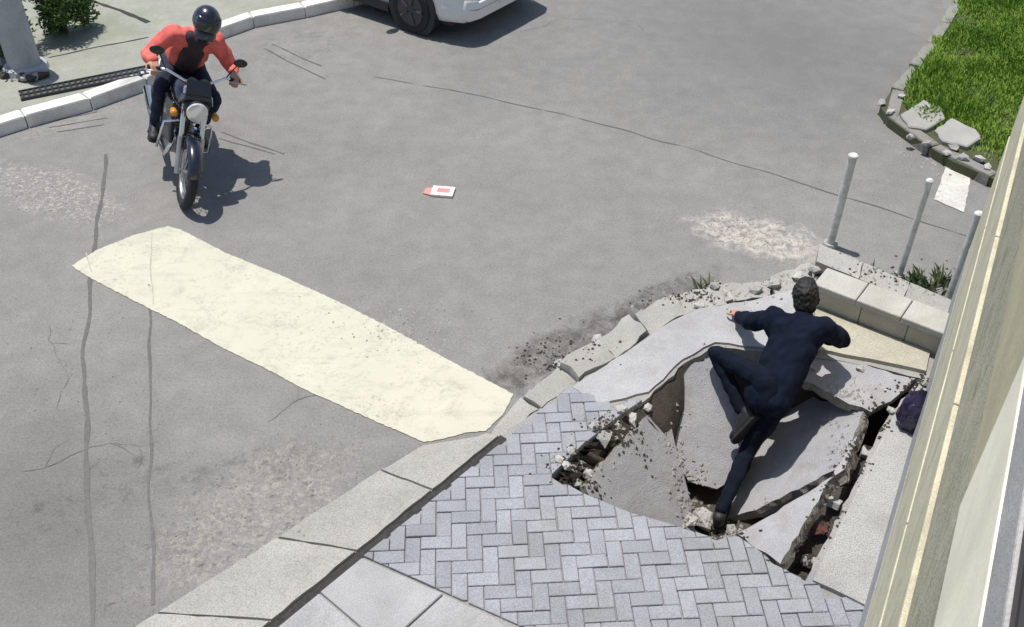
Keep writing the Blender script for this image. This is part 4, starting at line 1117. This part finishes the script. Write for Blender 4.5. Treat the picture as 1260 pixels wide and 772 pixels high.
# helmet
h = MB(); E = lambda p: hc + HB @ Vector(p)
h.ball(E((-.01,0,.025)), .128, .112, .125, HB, 24, 14); h.ball(E((.045,0,-.07)), .088, .094, .072, HB)
he = remesh(h, 'helmet', .008, M['navy_paint'], rid, 5)
vz = MB(); vs_ = []; fs = []
for i in range(15):
    a = R(-78 + i*156/14)
    for k in range(6):
        e = R(-22 + k*11); vs_.append(E((-.005 + math.cos(a)*math.cos(e)*.136, math.sin(a)*math.cos(e)*.119, .018 + math.sin(e)*.132)))
for i in range(14):
    for k in range(5): fs.append((i*6+k, i*6+k+1, i*6+k+7, i*6+k+6))
vo = vz.add(vs_, fs).build('visor', M['visor'], he, True); sm = vo.modifiers.new('s', 'SOLIDIFY'); sm.thickness = .004

# ------------------------------------------------------------------ white car
def car():
    hd = Vector((.80, -.60)); c = Vector((-0.55, 10.55)); lat = Vector((.60, .80))         # c: street corner of the front bumper
    org = c + lat*.82 - hd*3.75
    o = empty('car', (org.x, org.y, 0), math.atan2(hd.y, hd.x))
    # x from 0 (rear) to 3.75 (front); half width .82
    def sec(x, hw, zb, zw, zt, tw):
        return [(x,-hw*.92,zb),(x,-hw,zb+.12),(x,-hw,zw),(x,-hw*.96,zw+.1),(x,-tw,zt),(x,tw,zt),(x,hw*.96,zw+.1),(x,hw,zw),(x,hw,zb+.12),(x,hw*.92,zb)]
    lower = MB().loft([sec(0.0,.70,.30,.55,.72,.60), sec(.10,.79,.22,.60,.88,.70), sec(.4,.82,.20,.62,.92,.74), sec(1.2,.825,.20,.62,.92,.76), sec(2.4,.825,.20,.62,.92,.76),
                       sec(2.9,.82,.20,.62,.90,.74), sec(3.4,.80,.20,.58,.80,.70), sec(3.65,.74,.22,.54,.68,.62), sec(3.75,.62,.30,.48,.58,.52)])
    body = bevel(lower.build('body', M['car_white'], o, True, auto=50), .03, 3)
    def roof(x, z, hw): return [(x,-hw,z),(x,hw,z)]
    cab = MB().loft([[(.15,-.74,.90),(.35,-.66,1.20),(.45,-.60,1.42),(.45,.60,1.42),(.35,.66,1.20),(.15,.74,.90)], [(1.5,-.77,.90),(1.5,-.68,1.25),(1.45,-.60,1.47),(1.45,.60,1.47),(1.5,.68,1.25),(1.5,.77,.90)],
                     [(2.95,-.74,.88),(2.60,-.66,1.15),(2.25,-.58,1.42),(2.25,.58,1.42),(2.60,.66,1.15),(2.95,.74,.88)]])
    bevel(cab.build('cabin', M['visor'], o), .03)
    rf = MB().loft([[(.38,-.60,1.40),(.42,-.57,1.445),(.42,.57,1.445),(.38,.60,1.40)], [(1.4,-.62,1.45),(1.4,-.57,1.50),(1.4,.57,1.50),(1.4,.62,1.45)], [(2.3,-.60,1.40),(2.26,-.56,1.445),(2.26,.56,1.445),(2.3,.60,1.40)]])
    bevel(rf.build('roof', M['car_white'], o), .02)
    for s in (-1, 1):
        for pts in ([(.18,s*.745,.9),(.36,s*.67,1.2),(.44,s*.61,1.43)], [(1.55,s*.772,.9),(1.55,s*.685,1.25),(1.5,s*.61,1.46)], [(2.93,s*.74,.89),(2.6,s*.665,1.15),(2.27,s*.59,1.42)]):
            MB().tube(pts, .03, 8).build('pillar', M['car_white'], o, True)
        for x in (.62, 3.02):
            MB().tube([(x,s*.70,.30),(x,s*.829,.30)], .345, 32).build('wheel_arch', M['car_trim'], o, True, auto=40)
            wh = MB().tube([(x,s*.66,.29),(x,s*.80,.29),(x,s*.845,.29)], [.29,.29,.262], 32).build('wheel', M['tyre'], o, True, auto=40)
            MB().tube([(x,s*.82,.29),(x,s*.852,.29)], .185, 28).build('rim', M['steel_dark'], wh, True, auto=40)
            for k in range(5):
                a = 2*math.pi*k/5; MB().tube([(x+math.cos(a)*.04,s*.853,.29+math.sin(a)*.04),(x+math.cos(a)*.175,s*.853,.29+math.sin(a)*.175)], .018, 6).build('spoke', M['steel_dark'], wh)
        MB().box((.98,s*.8255-.006,.17),(2.66,s*.8255+.006,.27)).build('sill', M['car_trim'], o)
        MB().box((1.53,s*.826-.004,.30),(1.545,s*.826+.004,.88)).build('door_gap', M['car_trim'], o)
        MB().box((1.66,s*.835-.012,.75),(1.84,s*.835+.012,.78)).build('door_handle', M['car_white'], o)
        mi = MB().ball((2.55,s*.90,.98), .06, .09, .06); mi.build('mirror', M['car_white'], o, True)
        MB().ball((3.58,s*.56,.62), .13, .15, .075).build('headlight', M['lamp_clear'], o, True)
        MB().ball((.06,s*.62,.70), .06, .12, .15).build('tail_light', M['lamp_red'], o, True)
    MB().box((3.66,-.42,.30),(3.757,.42,.44)).build('grille', M['car_trim'], o)
    bm_ = MB().loft([sec(3.45,.81,.24,.40,.48,.76), sec(3.72,.72,.25,.40,.48,.68), sec(3.79,.58,.27,.38,.46,.55)]); bevel(bm_.build('bumper', M['car_white'], o, True, auto=50), .02)
    MB().box((3.791,-.2,.33),(3.80,.2,.43)).build('number_plate', M['paper_white'], o)
    MB().box((.3,-.7,.16),(3.5,.7,.22)).build('underbody', M['car_trim'], o)
    tag(o, 'white hatchback car stopped on the asphalt beyond the motorcycle', 'car')
car()

scene.render.engine = 'CYCLES'
